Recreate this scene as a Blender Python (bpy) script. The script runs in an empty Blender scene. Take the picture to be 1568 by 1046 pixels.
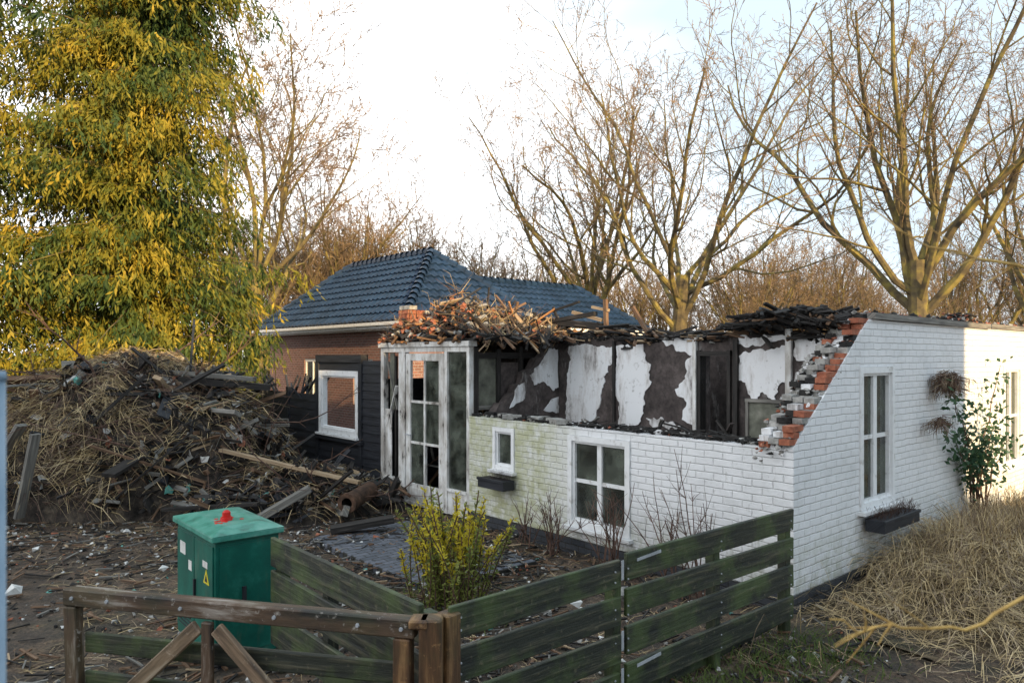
import bpy, math, random
from mathutils import Vector, Matrix, Euler, noise
R = random.Random(7)
D = bpy.data
scene = bpy.context.scene

# ------------------------------------------------------------------ helpers
def link(o, parent=None):
    scene.collection.objects.link(o)
    if parent: o.parent = parent
    return o
def empty(name, loc=(0,0,0), rz=0):
    o = D.objects.new(name, None); o.location = loc; o.rotation_euler = (0,0,rz)
    o.empty_display_size = .3
    return link(o)

class MB:
    def __init__(s): s.v=[]; s.f=[]; s.m=[]; s.uv=[]
    def face(s, idx, mat=0, uv=None):
        s.f.append(idx); s.m.append(mat)
        s.uv.extend(uv if uv else [(0.0,0.0)]*len(idx))
    def box(s, c, size, rot=None, mat=0, taper=1.0):
        hx,hy,hz = size[0]/2,size[1]/2,size[2]/2
        if rot is None: M=None
        elif isinstance(rot,(tuple,list)): M=Euler(rot).to_matrix()
        else: M=rot
        c=Vector(c); b=len(s.v)
        L=[(-hx,-hy,-hz),(hx,-hy,-hz),(hx,hy,-hz),(-hx,hy,-hz),(-hx*taper,-hy*taper,hz),(hx*taper,-hy*taper,hz),(hx*taper,hy*taper,hz),(-hx*taper,hy*taper,hz)]
        for p in L:
            q=Vector(p)
            if M: q=M@q
            s.v.append(tuple(q+c))
        la = max(range(3), key=lambda i:size[i]); o1=R.random()*20; o2=R.random()*20
        oth=[i for i in range(3) if i!=la]
        for F in ((0,3,2,1),(4,5,6,7),(0,1,5,4),(1,2,6,5),(2,3,7,6),(3,0,4,7)):
            s.face([b+i for i in F], mat, [(L[i][la]+o1, L[i][oth[0]]+L[i][oth[1]]+o2) for i in F])
    def rbox(s, x0,x1,y0,y1,z0,z1,mat=0):
        s.box(((x0+x1)/2,(y0+y1)/2,(z0+z1)/2),(abs(x1-x0),abs(y1-y0),abs(z1-z0)),None,mat)
    def beam(s, a, b_, w, h, mat=0, roll=0):
        a=Vector(a); b_=Vector(b_); d=b_-a
        if d.length<1e-6: return
        q=d.to_track_quat('X','Z').to_matrix() @ Matrix.Rotation(roll,3,'X')
        s.box((a+b_)/2,(d.length,w,h),q,mat)
    def chunk(s, c, r, mat=0, flat=.7):
        b=len(s.v); c=Vector(c); M=Euler((R.random()*6,R.random()*6,R.random()*6)).to_matrix()
        for p in ((1,0,-.3),(-.3,.9,-.4),(-.7,-.6,-.3),(.2,-.8,.3),(.5,.6,.5),(-.6,.1,.7)):
            q=M@(Vector(p)*r*R.uniform(.7,1.25)); q.z*=flat; s.v.append(tuple(q+c))
        for f in ((0,1,4),(0,4,3),(0,3,2),(0,2,1),(1,2,5),(1,5,4),(2,3,5),(3,4,5)): s.face([b+i for i in f],mat)
    def tube(s, pts, rad, n=4, mat=0, cap=False):
        rings=[]; 
        for i,p in enumerate(pts):
            if i==0: d=pts[1]-pts[0]
            elif i==len(pts)-1: d=pts[-1]-pts[-2]
            else: d=pts[i+1]-pts[i-1]
            if d.length<1e-9: d=Vector((0,0,1))
            d.normalize()
            a=d.cross(Vector((.31,.22,.92))) if abs(d.z)<.9 else d.cross(Vector((1,0,0)))
            a.normalize(); c=d.cross(a)
            b=len(s.v); r=rad[i]
            for k in range(n):
                t=2*math.pi*k/n
                q=p+a*(math.cos(t)*r)+c*(math.sin(t)*r)
                s.v.append((q.x,q.y,q.z))
            rings.append(b)
        for i in range(len(rings)-1):
            a0,b0=rings[i],rings[i+1]
            for k in range(n):
                k2=(k+1)%n
                s.face([a0+k,a0+k2,b0+k2,b0+k],mat,[(i,k),(i,k+1),(i+1,k+1),(i+1,k)])
        if cap:
            s.face([rings[-1]+k for k in range(n)],mat); s.face([rings[0]+n-1-k for k in range(n)],mat)
    def ribbon(s, pts, w, side, mat=0):
        b=len(s.v)
        n=len(pts)
        for i,p in enumerate(pts):
            ww=w*(1-.6*i/(n-1))
            q=p-side*ww; s.v.append((q.x,q.y,q.z)); q=p+side*ww; s.v.append((q.x,q.y,q.z))
        for i in range(n-1):
            s.face([b+2*i,b+2*i+1,b+2*i+3,b+2*i+2],mat)
    def prism(s, pts2, d0, d1, axis, mat=0):
        n=len(pts2); b=len(s.v)
        for d in (d0,d1):
            for (a,z) in pts2:
                s.v.append((a,d,z) if axis=='x' else (d,a,z))
        s.face([b+i for i in range(n)],mat,[p for p in pts2])
        s.face([b+n+i for i in range(n-1,-1,-1)],mat,[pts2[i] for i in range(n-1,-1,-1)])
        for i in range(n):
            j=(i+1)%n
            s.face([b+i,b+n+i,b+n+j,b+j],mat)
    def leaf(s, p, d, side, l, w, mat=0):
        b=len(s.v)
        m=p+d*(l*.45)
        for q in (p, m+side*w, p+d*l, m-side*w): s.v.append((q.x,q.y,q.z))
        s.face([b,b+1,b+2,b+3],mat)
    def obj(s, name, mats, parent=None, smooth=False, bevel=0, recalc=True):
        me=D.meshes.new(name); me.from_pydata(s.v,[],s.f)
        for m in mats: me.materials.append(m)
        me.polygons.foreach_set('material_index', s.m)
        ul=me.uv_layers.new(name='UVMap')
        flat=[c for uv in s.uv for c in uv]
        ul.data.foreach_set('uv', flat)
        if smooth: me.polygons.foreach_set('use_smooth',[True]*len(me.polygons))
        me.update()
        if recalc and len(s.f)<20000:
            import bmesh
            bm=bmesh.new(); bm.from_mesh(me); bmesh.ops.recalc_face_normals(bm,faces=bm.faces); bm.to_mesh(me); bm.free()
        o=D.objects.new(name,me); link(o,parent)
        if bevel:
            md=o.modifiers.new('bev','BEVEL'); md.width=bevel; md.segments=1; md.limit_method='ANGLE'
        return o

def rv(s=1.0): return Vector((R.uniform(-s,s),R.uniform(-s,s),R.uniform(-s,s)))

# ---- materials
def base(name):
    m=D.materials.new(name); m.use_nodes=True
    nt=m.node_tree; return m, nt, nt.nodes['Principled BSDF'], nt.nodes['Material Output']
def ramp(nt, fac, stops):
    r=nt.nodes.new('ShaderNodeValToRGB'); e=r.color_ramp.elements
    while len(e)<len(stops): e.new(.5)
    for i,(p,c) in enumerate(stops):
        e[i].position=p; e[i].color=(c[0],c[1],c[2],1)
    nt.links.new(fac,r.inputs[0]); return r.outputs[0]
def noise_n(nt, vec, scale, detail=4, rough=.6):
    n=nt.nodes.new('ShaderNodeTexNoise'); n.inputs['Scale'].default_value=scale
    n.inputs['Detail'].default_value=detail; n.inputs['Roughness'].default_value=rough
    if vec: nt.links.new(vec,n.inputs['Vector'])
    return n.outputs['Fac']
def coord(nt, kind='Object', scale=None):
    t=nt.nodes.new('ShaderNodeTexCoord'); o=t.outputs[kind]
    if scale:
        m=nt.nodes.new('ShaderNodeMapping'); m.inputs['Scale'].default_value=scale
        nt.links.new(o,m.inputs['Vector']); o=m.outputs[0]
    return o
def mix(nt, f, a, b, mode='MIX'):
    m=nt.nodes.new('ShaderNodeMix'); m.data_type='RGBA'; m.blend_type=mode
    for sock,val in ((m.inputs[0],f),(m.inputs[6],a),(m.inputs[7],b)):
        if isinstance(val,bpy.types.NodeSocket): nt.links.new(val,sock)
        elif isinstance(val,(int,float)): sock.default_value=val
        else: sock.default_value=(val[0],val[1],val[2],1)
    return m.outputs[2]
def bump(nt, h, bs, strength=.4, dist=.02, prev=None):
    b=nt.nodes.new('ShaderNodeBump'); b.inputs['Strength'].default_value=strength; b.inputs['Distance'].default_value=dist
    nt.links.new(h,b.inputs['Height'])
    if prev: nt.links.new(prev,b.inputs['Normal'])
    nt.links.new(b.outputs[0],bs.inputs['Normal']); return b.outputs[0]
def simple(name, stops, scale=6, rough=.85, bstr=.4, kind='Object', vs=None, detail=4, spec=.3, bdist=.02):
    m,nt,bs,out=base(name)
    n=noise_n(nt,coord(nt,kind,vs),scale,detail)
    nt.links.new(ramp(nt,n,stops),bs.inputs['Base Color'])
    bs.inputs['Roughness'].default_value=rough
    bs.inputs['Specular IOR Level'].default_value=spec
    if bstr: bump(nt,n,bs,bstr,bdist)
    return m
def wood(name, stops, rough=.8, gr=30, det=5):
    return simple(name,stops,scale=1.0,rough=rough,bstr=.5,kind='UV',vs=(2.2,gr,1),detail=det,bdist=.008)

M_char  = wood('charred_wood',[(.3,(.008,.008,.008)),(.6,(.034,.03,.028)),(.8,(.12,.105,.095))],.65)
M_black = wood('black_tar_board',[(.3,(.014,.015,.019)),(.65,(.035,.038,.046)),(.85,(.09,.09,.10))],.5)
M_brown = wood('weathered_brown_wood',[(.3,(.05,.03,.02)),(.55,(.17,.10,.06)),(.8,(.34,.25,.17))])
M_pale  = wood('pale_split_wood',[(.3,(.22,.15,.09)),(.6,(.42,.31,.20)),(.8,(.58,.48,.36))])
M_greyw = wood('grey_wood',[(.3,(.08,.075,.07)),(.6,(.22,.21,.19)),(.85,(.42,.4,.37))])
M_orng  = wood('sunlit_orange_wood',[(.3,(.20,.09,.035)),(.6,(.45,.22,.09)),(.8,(.6,.38,.2))])  # sunlit orange of the debris timber put into the wood colour
M_white = simple('white_frame_paint',[(.3,(.5,.49,.47)),(.42,(.74,.75,.76)),(.7,(.82,.83,.84))],9,.5,.1)
m,nt,bs,out=base('sooty_white_paint')
tc=coord(nt,'Object',(1,1,.45)); n=noise_n(nt,tc,7,6,.7); n2=noise_n(nt,tc,1.8,3,.6)
c=mix(nt,.9,ramp(nt,n,[(.33,(.06,.055,.05)),(.43,(.6,.58,.55)),(.6,(.82,.83,.83))]),ramp(nt,n2,[(.38,(.5,.47,.44)),(.55,(1,1,1))]),'MULTIPLY')
nt.links.new(c,bs.inputs['Base Color']); bs.inputs['Roughness'].default_value=.55; M_sooty=m
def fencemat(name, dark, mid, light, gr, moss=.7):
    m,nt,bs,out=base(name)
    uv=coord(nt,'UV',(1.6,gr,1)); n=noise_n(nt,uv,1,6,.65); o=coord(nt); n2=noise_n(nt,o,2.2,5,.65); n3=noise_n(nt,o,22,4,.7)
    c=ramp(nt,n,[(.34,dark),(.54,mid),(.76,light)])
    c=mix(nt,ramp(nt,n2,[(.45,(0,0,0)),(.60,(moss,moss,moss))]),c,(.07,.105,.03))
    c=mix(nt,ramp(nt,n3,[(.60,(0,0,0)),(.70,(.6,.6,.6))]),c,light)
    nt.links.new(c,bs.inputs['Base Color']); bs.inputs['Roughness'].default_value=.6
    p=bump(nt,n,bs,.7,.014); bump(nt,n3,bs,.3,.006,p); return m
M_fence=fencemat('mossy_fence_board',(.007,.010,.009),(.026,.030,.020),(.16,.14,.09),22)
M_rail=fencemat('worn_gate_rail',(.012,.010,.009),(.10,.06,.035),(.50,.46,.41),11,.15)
M_postw=fencemat('brown_post',(.012,.009,.007),(.12,.06,.026),(.42,.24,.10),12,.2)  # brown wood, with warm sun streaks put into its orange tone
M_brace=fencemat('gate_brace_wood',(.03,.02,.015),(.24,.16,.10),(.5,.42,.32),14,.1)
M_brick = simple('broken_brick',[(.3,(.18,.06,.04)),(.55,(.36,.13,.075)),(.8,(.45,.27,.19))],11,.9,.5)
M_mortar= simple('mortar_lump',[(.3,(.16,.155,.145)),(.6,(.38,.37,.35)),(.8,(.55,.53,.5))],11,.95,.6)
M_soot  = simple('soot_rubble',[(.3,(.008,.008,.009)),(.6,(.034,.032,.03)),(.8,(.13,.12,.11))],10,.9,.6)
M_litterw=simple('white_litter',[(.3,(.5,.5,.48)),(.7,(.78,.78,.76))],8,.6,.2)
M_teal  = simple('teal_litter',[(.3,(.05,.2,.18)),(.7,(.15,.42,.36))],8,.5,.2)
M_metal = simple('galvanised_metal',[(.3,(.28,.3,.32)),(.7,(.5,.52,.55))],14,.4,.1)
M_straw = simple('dry_straw',[(.3,(.26,.19,.10)),(.5,(.48,.36,.19)),(.7,(.64,.52,.32))],3,.8,0,detail=2)
M_straw2= simple('grey_straw',[(.3,(.12,.085,.055)),(.6,(.29,.22,.15)),(.8,(.42,.35,.26))],3,.85,0,detail=2)
M_twig  = simple('brown_twig',[(.3,(.05,.03,.024)),(.7,(.17,.10,.075))],7,.8,0,detail=2)

def brick_mat(name, c1, c2, mortar, paint=False, bw=.22, rh=.075, ms=.011, xy=True):
    m,nt,bs,out=base(name)
    tc=nt.nodes.new('ShaderNodeTexCoord'); sx=nt.nodes.new('ShaderNodeSeparateXYZ'); nt.links.new(tc.outputs['Object'],sx.inputs[0])
    if xy:
        ad=nt.nodes.new('ShaderNodeMath'); nt.links.new(sx.outputs[0],ad.inputs[0]); nt.links.new(sx.outputs[1],ad.inputs[1])
        cb=nt.nodes.new('ShaderNodeCombineXYZ'); nt.links.new(ad.outputs[0],cb.inputs[0]); nt.links.new(sx.outputs[2],cb.inputs[1]); v=cb.outputs[0]
        nw=nt.nodes.new('ShaderNodeTexNoise'); nw.inputs['Scale'].default_value=5; nw.inputs['Detail'].default_value=2; nt.links.new(v,nw.inputs['Vector'])
        vm=nt.nodes.new('ShaderNodeVectorMath'); vm.operation='MULTIPLY_ADD'; nt.links.new(nw.outputs['Color'],vm.inputs[0]); vm.inputs[1].default_value=(.022,.022,0); nt.links.new(v,vm.inputs[2]); v=vm.outputs[0]
    else: v=tc.outputs['Object']
    br=nt.nodes.new('ShaderNodeTexBrick'); nt.links.new(v,br.inputs['Vector'])
    br.inputs['Scale'].default_value=1; br.inputs['Brick Width'].default_value=bw; br.inputs['Row Height'].default_value=rh
    br.inputs['Mortar Size'].default_value=ms; br.inputs['Mortar Smooth'].default_value=.8
    br.inputs['Color1'].default_value=(*c1,1); br.inputs['Color2'].default_value=(*c2,1); br.inputs['Mortar'].default_value=(*mortar,1)
    col=br.outputs['Color']
    n1=noise_n(nt,tc.outputs['Object'],1.3,5,.65); n2=noise_n(nt,tc.outputs['Object'],14,4,.7)
    if paint:
        d=ramp(nt,n2,[(.26,(.5,.49,.47)),(.37,(1,1,1))]); col=mix(nt,.5,col,d,'MULTIPLY')
        d=ramp(nt,n1,[(.30,(.74,.75,.74)),(.5,(1,1,1))]); col=mix(nt,.6,col,d,'MULTIPLY')
        hz=nt.nodes.new('ShaderNodeMapRange'); nt.links.new(sx.outputs[2],hz.inputs[0])
        hz.inputs[1].default_value=.1; hz.inputs[2].default_value=.8; hz.inputs[3].default_value=.8; hz.inputs[4].default_value=0
        mm=nt.nodes.new('ShaderNodeMath'); mm.operation='MULTIPLY'
        nn=noise_n(nt,tc.outputs['Object'],5,5,.7); rr=ramp(nt,nn,[(.42,(0,0,0)),(.6,(1,1,1))])
        nt.links.new(hz.outputs[0],mm.inputs[0]); nt.links.new(rr,mm.inputs[1])
        col=mix(nt,mm.outputs[0],col,(.33,.34,.24))
        h2=nt.nodes.new('ShaderNodeMapRange'); nt.links.new(sx.outputs[1],h2.inputs[0])
        h2.inputs[1].default_value=2.7; h2.inputs[2].default_value=3.5; h2.inputs[3].default_value=0; h2.inputs[4].default_value=.9
        r3=ramp(nt,nn,[(.34,(.25,.25,.25)),(.58,(1,1,1))])
        m3=nt.nodes.new('ShaderNodeMath'); m3.operation='MULTIPLY'; nt.links.new(h2.outputs[0],m3.inputs[0]); nt.links.new(r3,m3.inputs[1])
        col=mix(nt,m3.outputs[0],col,(.42,.43,.25))
        dc=nt.nodes.new('ShaderNodeMapping'); dc.inputs['Scale'].default_value=(3,3,.8); nt.links.new(tc.outputs['Object'],dc.inputs[0])
        n5=noise_n(nt,dc.outputs[0],3,6,.75); col=mix(nt,ramp(nt,n5,[(.60,(0,0,0)),(.70,(.6,.6,.6))]),col,(.28,.27,.24))
    else:
        d=ramp(nt,n2,[(.3,(.55,.55,.55)),(.6,(1,1,1))]); col=mix(nt,.8,col,d,'MULTIPLY')
    nt.links.new(col,bs.inputs['Base Color']); bs.inputs['Roughness'].default_value=.65 if paint else .9
    inv=nt.nodes.new('ShaderNodeMath'); inv.operation='SUBTRACT'; inv.inputs[0].default_value=1; nt.links.new(br.outputs['Fac'],inv.inputs[1])
    p=bump(nt,inv.outputs[0],bs,.8 if paint else .6,.009)
    bump(nt,n2,bs,.5,.014,p)
    return m
M_wbrick=brick_mat('white_painted_brick',(.79,.80,.82),(.75,.76,.78),(.66,.67,.68),True,ms=.009)
M_rbrick=brick_mat('red_brown_brick',(.30,.14,.11),(.20,.10,.08),(.34,.31,.30))
M_plinth=brick_mat('dark_plinth',(.05,.055,.065),(.035,.04,.05),(.03,.03,.03))
M_pave=brick_mat('grey_pavers',(.13,.14,.17),(.08,.09,.11),(.03,.03,.025),xy=False,bw=.2,rh=.1,ms=.01)

m,nt,bs,out=base('white_plaster')
tc=coord(nt); ts=coord(nt,'Object',(1.6,1.6,.5)); n=noise_n(nt,ts,2.4,6,.7); n2=noise_n(nt,tc,9,5,.7); n3=noise_n(nt,tc,3.2,7,.75)
c=mix(nt,.8,ramp(nt,n,[(.34,(.22,.20,.19)),(.45,(.66,.65,.65)),(.53,(.78,.79,.81))]),ramp(nt,n2,[(.3,(.4,.38,.36)),(.42,(1,1,1))]),'MULTIPLY')
c=mix(nt,ramp(nt,n3,[(.62,(0,0,0)),(.68,(.9,.9,.9))]),c,(.07,.06,.055))
nt.links.new(c,bs.inputs['Base Color']); bs.inputs['Roughness'].default_value=.85; bump(nt,n2,bs,.3,.01); M_plast=m
m,nt,bs,out=base('burnt_wall')
tc=coord(nt); ts=coord(nt,'Object',(1.5,1.5,.45)); n=noise_n(nt,tc,3.5,7,.7); n2=noise_n(nt,ts,3.0,6,.7); n3=noise_n(nt,tc,16,4,.7)
c=ramp(nt,n,[(.3,(.022,.018,.017)),(.5,(.075,.06,.057)),(.68,(.14,.115,.108))])
c=mix(nt,ramp(nt,n2,[(.58,(0,0,0)),(.70,(.6,.6,.6))]),c,(.38,.36,.35))
c=mix(nt,.6,c,ramp(nt,n3,[(.35,(.4,.4,.4)),(.55,(1,1,1))]),'MULTIPLY')
nt.links.new(c,bs.inputs['Base Color']); bs.inputs['Roughness'].default_value=.9; bump(nt,n,bs,.5,.02); M_burnt=m
M_panel=simple('scorched_panel',[(.3,(.06,.06,.05)),(.6,(.17,.175,.14)),(.8,(.3,.29,.25))],5,.7,.3)

m,nt,bs,out=base('old_glass')
tr=nt.nodes.new('ShaderNodeBsdfTransparent'); tr.inputs[0].default_value=(.6,.63,.62,1)
gl=nt.nodes.new('ShaderNodeBsdfGlossy'); gl.inputs['Roughness'].default_value=.05
fr=nt.nodes.new('ShaderNodeFresnel'); fr.inputs[0].default_value=2.0
ms=nt.nodes.new('ShaderNodeMixShader'); nt.links.new(fr.outputs[0],ms.inputs[0]); nt.links.new(tr.outputs[0],ms.inputs[1]); nt.links.new(gl.outputs[0],ms.inputs[2])
df=nt.nodes.new('ShaderNodeBsdfDiffuse'); df.inputs[0].default_value=(.15,.17,.14,1)
ms2=nt.nodes.new('ShaderNodeMixShader'); nn=noise_n(nt,coord(nt),3,5); rr=ramp(nt,nn,[(.4,(.1,.1,.1)),(.65,(.7,.7,.7))])
nt.links.new(rr,ms2.inputs[0]); nt.links.new(ms.outputs[0],ms2.inputs[1]); nt.links.new(df.outputs[0],ms2.inputs[2]); nt.links.new(ms2.outputs[0],out.inputs[0]); M_glass=m

def foliage(name, stops, scale, trans=.35, rough=.6):
    m,nt,bs,out=base(name)
    tc=coord(nt); n=noise_n(nt,tc,scale,3,.7); col=ramp(nt,n,stops)
    nt.links.new(col,bs.inputs['Base Color']); bs.inputs['Roughness'].default_value=rough; bs.inputs['Specular IOR Level'].default_value=.2
    if trans:
        tl=nt.nodes.new('ShaderNodeBsdfTranslucent'); nt.links.new(col,tl.inputs[0])
        ms=nt.nodes.new('ShaderNodeMixShader'); ms.inputs[0].default_value=trans
        nt.links.new(bs.outputs[0],ms.inputs[1]); nt.links.new(tl.outputs[0],ms.inputs[2]); nt.links.new(ms.outputs[0],out.inputs[0])
    return m
M_needle=foliage('conifer_needles',[(.34,(.02,.05,.02)),(.45,(.065,.095,.02)),(.54,(.19,.17,.02)),(.68,(.40,.29,.035))],.75,.15)  # gold stops put sunlit highlights into the needle colour, scattered by noise
M_rose=foliage('rose_leaves',[(.3,(.02,.06,.03)),(.7,(.09,.16,.08))],6,.2,.35)
M_gold=foliage('sunlit_gold_leaves',[(.3,(.50,.42,.04)),(.7,(.80,.66,.07))],6,.4)
M_olive=foliage('olive_leaves',[(.3,(.13,.18,.04)),(.7,(.34,.35,.10))],6,.3)
M_grass=foliage('grass_blades',[(.3,(.05,.09,.02)),(.7,(.15,.19,.05))],4,.3)
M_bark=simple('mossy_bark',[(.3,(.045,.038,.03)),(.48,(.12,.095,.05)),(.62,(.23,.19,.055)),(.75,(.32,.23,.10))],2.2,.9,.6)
M_bark2=simple('twig_bark',[(.3,(.11,.075,.05)),(.7,(.28,.195,.115))],1.2,.9,0,detail=2)

# ------------------------------------------------------------------ camera, light, sky
cam=D.cameras.new('camera'); co=D.objects.new('camera',cam); link(co); scene.camera=co
co.location=(0,0,2.4); co.rotation_euler=(math.radians(90),0,0)
cam.lens=25.5; cam.sensor_width=36; cam.shift_y=22/1568; cam.clip_end=2000; cam.clip_start=.05
cam.dof.use_dof=True; cam.dof.focus_distance=8.5; cam.dof.aperture_fstop=3.2

sd=Vector((.5,-.85,.21)).normalized()
sl=D.lights.new('sun','SUN'); sl.energy=8; sl.angle=math.radians(.5); sl.color=(1,.71,.36)
so=D.objects.new('sun',sl); link(so); so.rotation_euler=sd.to_track_quat('Z','Y').to_euler(); so.location=(20,-30,20)
w=D.worlds.new('World'); scene.world=w; w.use_nodes=True; nt=w.node_tree
bg=nt.nodes['Background']
sk=nt.nodes.new('ShaderNodeTexSky'); sk.sky_type='NISHITA'; sk.sun_disc=False
sk.sun_elevation=math.radians(12); sk.sun_rotation=math.atan2(.5,-.85)
bg.inputs[1].default_value=.15; nt.links.new(sk.outputs[0],bg.inputs[0])
bg2=nt.nodes.new('ShaderNodeBackground'); bg2.inputs[1].default_value=1.0
tc=nt.nodes.new('ShaderNodeTexCoord'); sx=nt.nodes.new('ShaderNodeSeparateXYZ'); nt.links.new(tc.outputs['Generated'],sx.inputs[0])
mp=nt.nodes.new('ShaderNodeMapping'); mp.inputs['Scale'].default_value=(1,1,2.5)
nt.links.new(tc.outputs['Generated'],mp.inputs[0]); f=noise_n(nt,mp.outputs[0],1.6,4,.55)
az=nt.nodes.new('ShaderNodeMath'); az.operation='MULTIPLY_ADD'; nt.links.new(sx.outputs[0],az.inputs[0]); az.inputs[1].default_value=.9; nt.links.new(sx.outputs[2],az.inputs[2])
aa=nt.nodes.new('ShaderNodeMath'); aa.operation='MULTIPLY_ADD'; nt.links.new(f,aa.inputs[0]); aa.inputs[1].default_value=.8; nt.links.new(az.outputs[0],aa.inputs[2])
vc=ramp(nt,aa.outputs[0],[(.65,(1.0,1.0,1.0)),(1.0,(.42,.49,.54))])
vcol=mix(nt,1.0,vc,(2.15,2.2,2.25),'MULTIPLY')
nt.links.new(vcol,bg2.inputs[0])
mx=nt.nodes.new('ShaderNodeMixShader'); mx.inputs[0].default_value=.93; nt.links.new(bg.outputs[0],mx.inputs[1]); nt.links.new(bg2.outputs[0],mx.inputs[2])
nt.links.new(mx.outputs[0],nt.nodes['World Output'].inputs[0])
vs=scene.view_settings; vs.view_transform='Standard'; vs.look='None'; vs.exposure=0

# ------------------------------------------------------------------ ground
ANG=math.atan2(.655,.756)
C=Vector((2.65,6.83,0)); U=Vector((-.655,.756,0)); V=Vector((.756,.655,0))
def loc2w(s,t,z=0): return C+V*s+U*t+Vector((0,0,z))
def gz(x,y):
    if abs(x)>60 or y>80 or y<-30: return 0
    return (noise.noise(Vector((x*.9,y*.9,0)))*.05+noise.noise(Vector((x*3.1,y*3.1,5)))*.02)-.03
mb=MB()
xs=[-400,-200,-90,-45]+[-24+.4*i for i in range(121)]+[45,90,200,400]
ys=[-200,-60,-20]+[.4*i for i in range(-5,86)]+[45,70,120,250,600]
for y in ys:
    for x in xs: mb.v.append((x,y,gz(x,y)))
nx=len(xs)
for j in range(len(ys)-1):
    for i in range(nx-1):
        a=j*nx+i; mb.face([a,a+1,a+nx+1,a+nx])
m,nt,bs,out=base('dirt_ground')
tc=coord(nt); n1=noise_n(nt,tc,.5,5,.6); n2=noise_n(nt,tc,7,7,.75); n3=noise_n(nt,tc,35,4,.7); n4=noise_n(nt,tc,1.6,5,.6)
c=ramp(nt,n1,[(.35,(.075,.06,.05)),(.5,(.15,.115,.085)),(.64,(.09,.085,.055))])
c=mix(nt,.9,c,ramp(nt,n2,[(.3,(.22,.21,.20)),(.5,(.9,.85,.8)),(.7,(1.9,1.6,1.3))]),'MULTIPLY')
c=mix(nt,.7,c,ramp(nt,n3,[(.35,(.3,.3,.3)),(.6,(1.4,1.35,1.3))]),'MULTIPLY')
wet=ramp(nt,n4,[(.44,(.42,.42,.44)),(.56,(1,1,1))]); c=mix(nt,.9,c,wet,'MULTIPLY')
nt.links.new(c,bs.inputs['Base Color']); rr=ramp(nt,n4,[(.44,(.55,.55,.55)),(.56,(.92,.92,.92))]); nt.links.new(rr,bs.inputs['Roughness']); p=bump(nt,n2,bs,.9,.08); bump(nt,n3,bs,.7,.02,p)
mb.obj('ground',[m],smooth=True,recalc=False)

mb=MB(); mb.rbox(0,1.5,0,2.7,-.05,.05)
pv=mb.obj('paved_patio',[M_pave],bevel=.01); pv.location=(-.85,7.35,0); pv.rotation_euler=(0,0,ANG)

# ------------------------------------------------------------------ burnt white house
H=empty('burnt_white_house',C,ANG)
def abox(mb,ax,a0,a1,z0,z1,d0,d1,mat=0):
    if ax=='x': mb.rbox(a0,a1,d0,d1,z0,z1,mat)
    else: mb.rbox(d0,d1,a0,a1,z0,z1,mat)
def wall(mb,ax,a0,a1,z0,z1,d0,d1,ops,mat=0):
    a=a0
    for (o0,o1,p0,p1) in ops:
        abox(mb,ax,a,o0,z0,z1,d0,d1,mat)
        if p0>z0: abox(mb,ax,o0,o1,z0,p0,d0,d1,mat)
        if p1<z1: abox(mb,ax,o0,o1,p1,z1,d0,d1,mat)
        a=o1
    abox(mb,ax,a,a1,z0,z1,d0,d1,mat)
mb=MB()
wall(mb,'y',.25,5.0,0,1.52,0,.25,[(1.97,2.97,.30,1.42),(3.99,4.45,.82,1.41)])
mb.prism([(0,0),(1.4,0),(1.4,2.62),(0,1.52)],0,.25,'x')
mb.prism([(1.4,0),(2.29,0),(2.29,.74),(1.4,.74)],0,.25,'x')
mb.prism([(1.4,2.28),(2.29,2.28),(2.29,2.79),(1.64,2.80),(1.4,2.62)],0,.25,'x')
wall(mb,'x',2.29,9.3,0,2.79,0,.25,[(6.3,7.2,.68,2.25)])
wall(mb,'y',.25,7.5,0,2.35,9.05,9.3,[])
wall(mb,'x',1.9,9.05,0,2.35,7.25,7.5,[])
mb.obj('painted_walls',[M_wbrick],H)
mb=MB()
mb.rbox(-.03,9.33,-.03,0-.002,-.1,.14); mb.rbox(-.03,-.002,0,5.0,-.1,.14)
mb.obj('plinth',[M_plinth],H)
mb=MB(); mb.rbox(.25,9.05,.25,7.25,-.05,.06); mb.obj('floor',[M_soot],H)
mb=MB(); mb.beam((1.7,.0,2.84),(5.6,.0,2.82),.09,.07,0); mb.beam((5.7,.02,2.83),(9.3,.02,2.83),.1,.07,0)
mb.beam((1.7,.16,2.84),(9.3,.17,2.83),.14,.05,1)
mb.obj('wall_plate',[M_greyw,M_char],H)

def window(mb,ax,a0,a1,z0,z1,cols,rows,fw=.07,d=.05,mw=.028,mull=None,glass=True):
    e=.002
    abox(mb,ax,a0+e,a0+fw,z0+e,z1-e,-.02,.12,0); abox(mb,ax,a1-fw,a1-e,z0+e,z1-e,-.02,.12,0)
    abox(mb,ax,a0+fw,a1-fw,z1-fw,z1-e,-.018,.12,0); abox(mb,ax,a0+fw,a1-fw,z0+e,z0+fw,-.018,.12,0)
    b0,b1,y0,y1=a0+fw,a1-fw,z0+fw,z1-fw
    n=cols
    for i in range(1,n):
        x=b0+(b1-b0)*i/n; ww=mw if not mull else mull
        abox(mb,ax,x-ww,x+ww,y0,y1,.02,.08,0)
    for j in range(1,rows):
        z=y0+(y1-y0)*j/rows
        abox(mb,ax,b0,b1,z-mw*.8,z+mw*.8,.03,.07,0)
    for (p,q) in ((b0,b0+.03),(b1-.03,b1)): abox(mb,ax,p,q,y0,y1,.01,.09,0)
    for (p,q) in ((y0,y0+.03),(y1-.03,y1)): abox(mb,ax,b0+.03,b1-.03,p,q,.012,.088,0)
    if glass: abox(mb,ax,b0,b1,y0,y1,.05,.053,1)
    abox(mb,ax,a0-.04,a1+.04,z0-.04,z0-.002,-.08,.1,0)
mb=MB()
window(mb,'y',1.97,2.97,.30,1.42,2,2,mull=.035)
window(mb,'y',3.99,4.45,.82,1.41,1,1,fw=.06)
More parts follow.
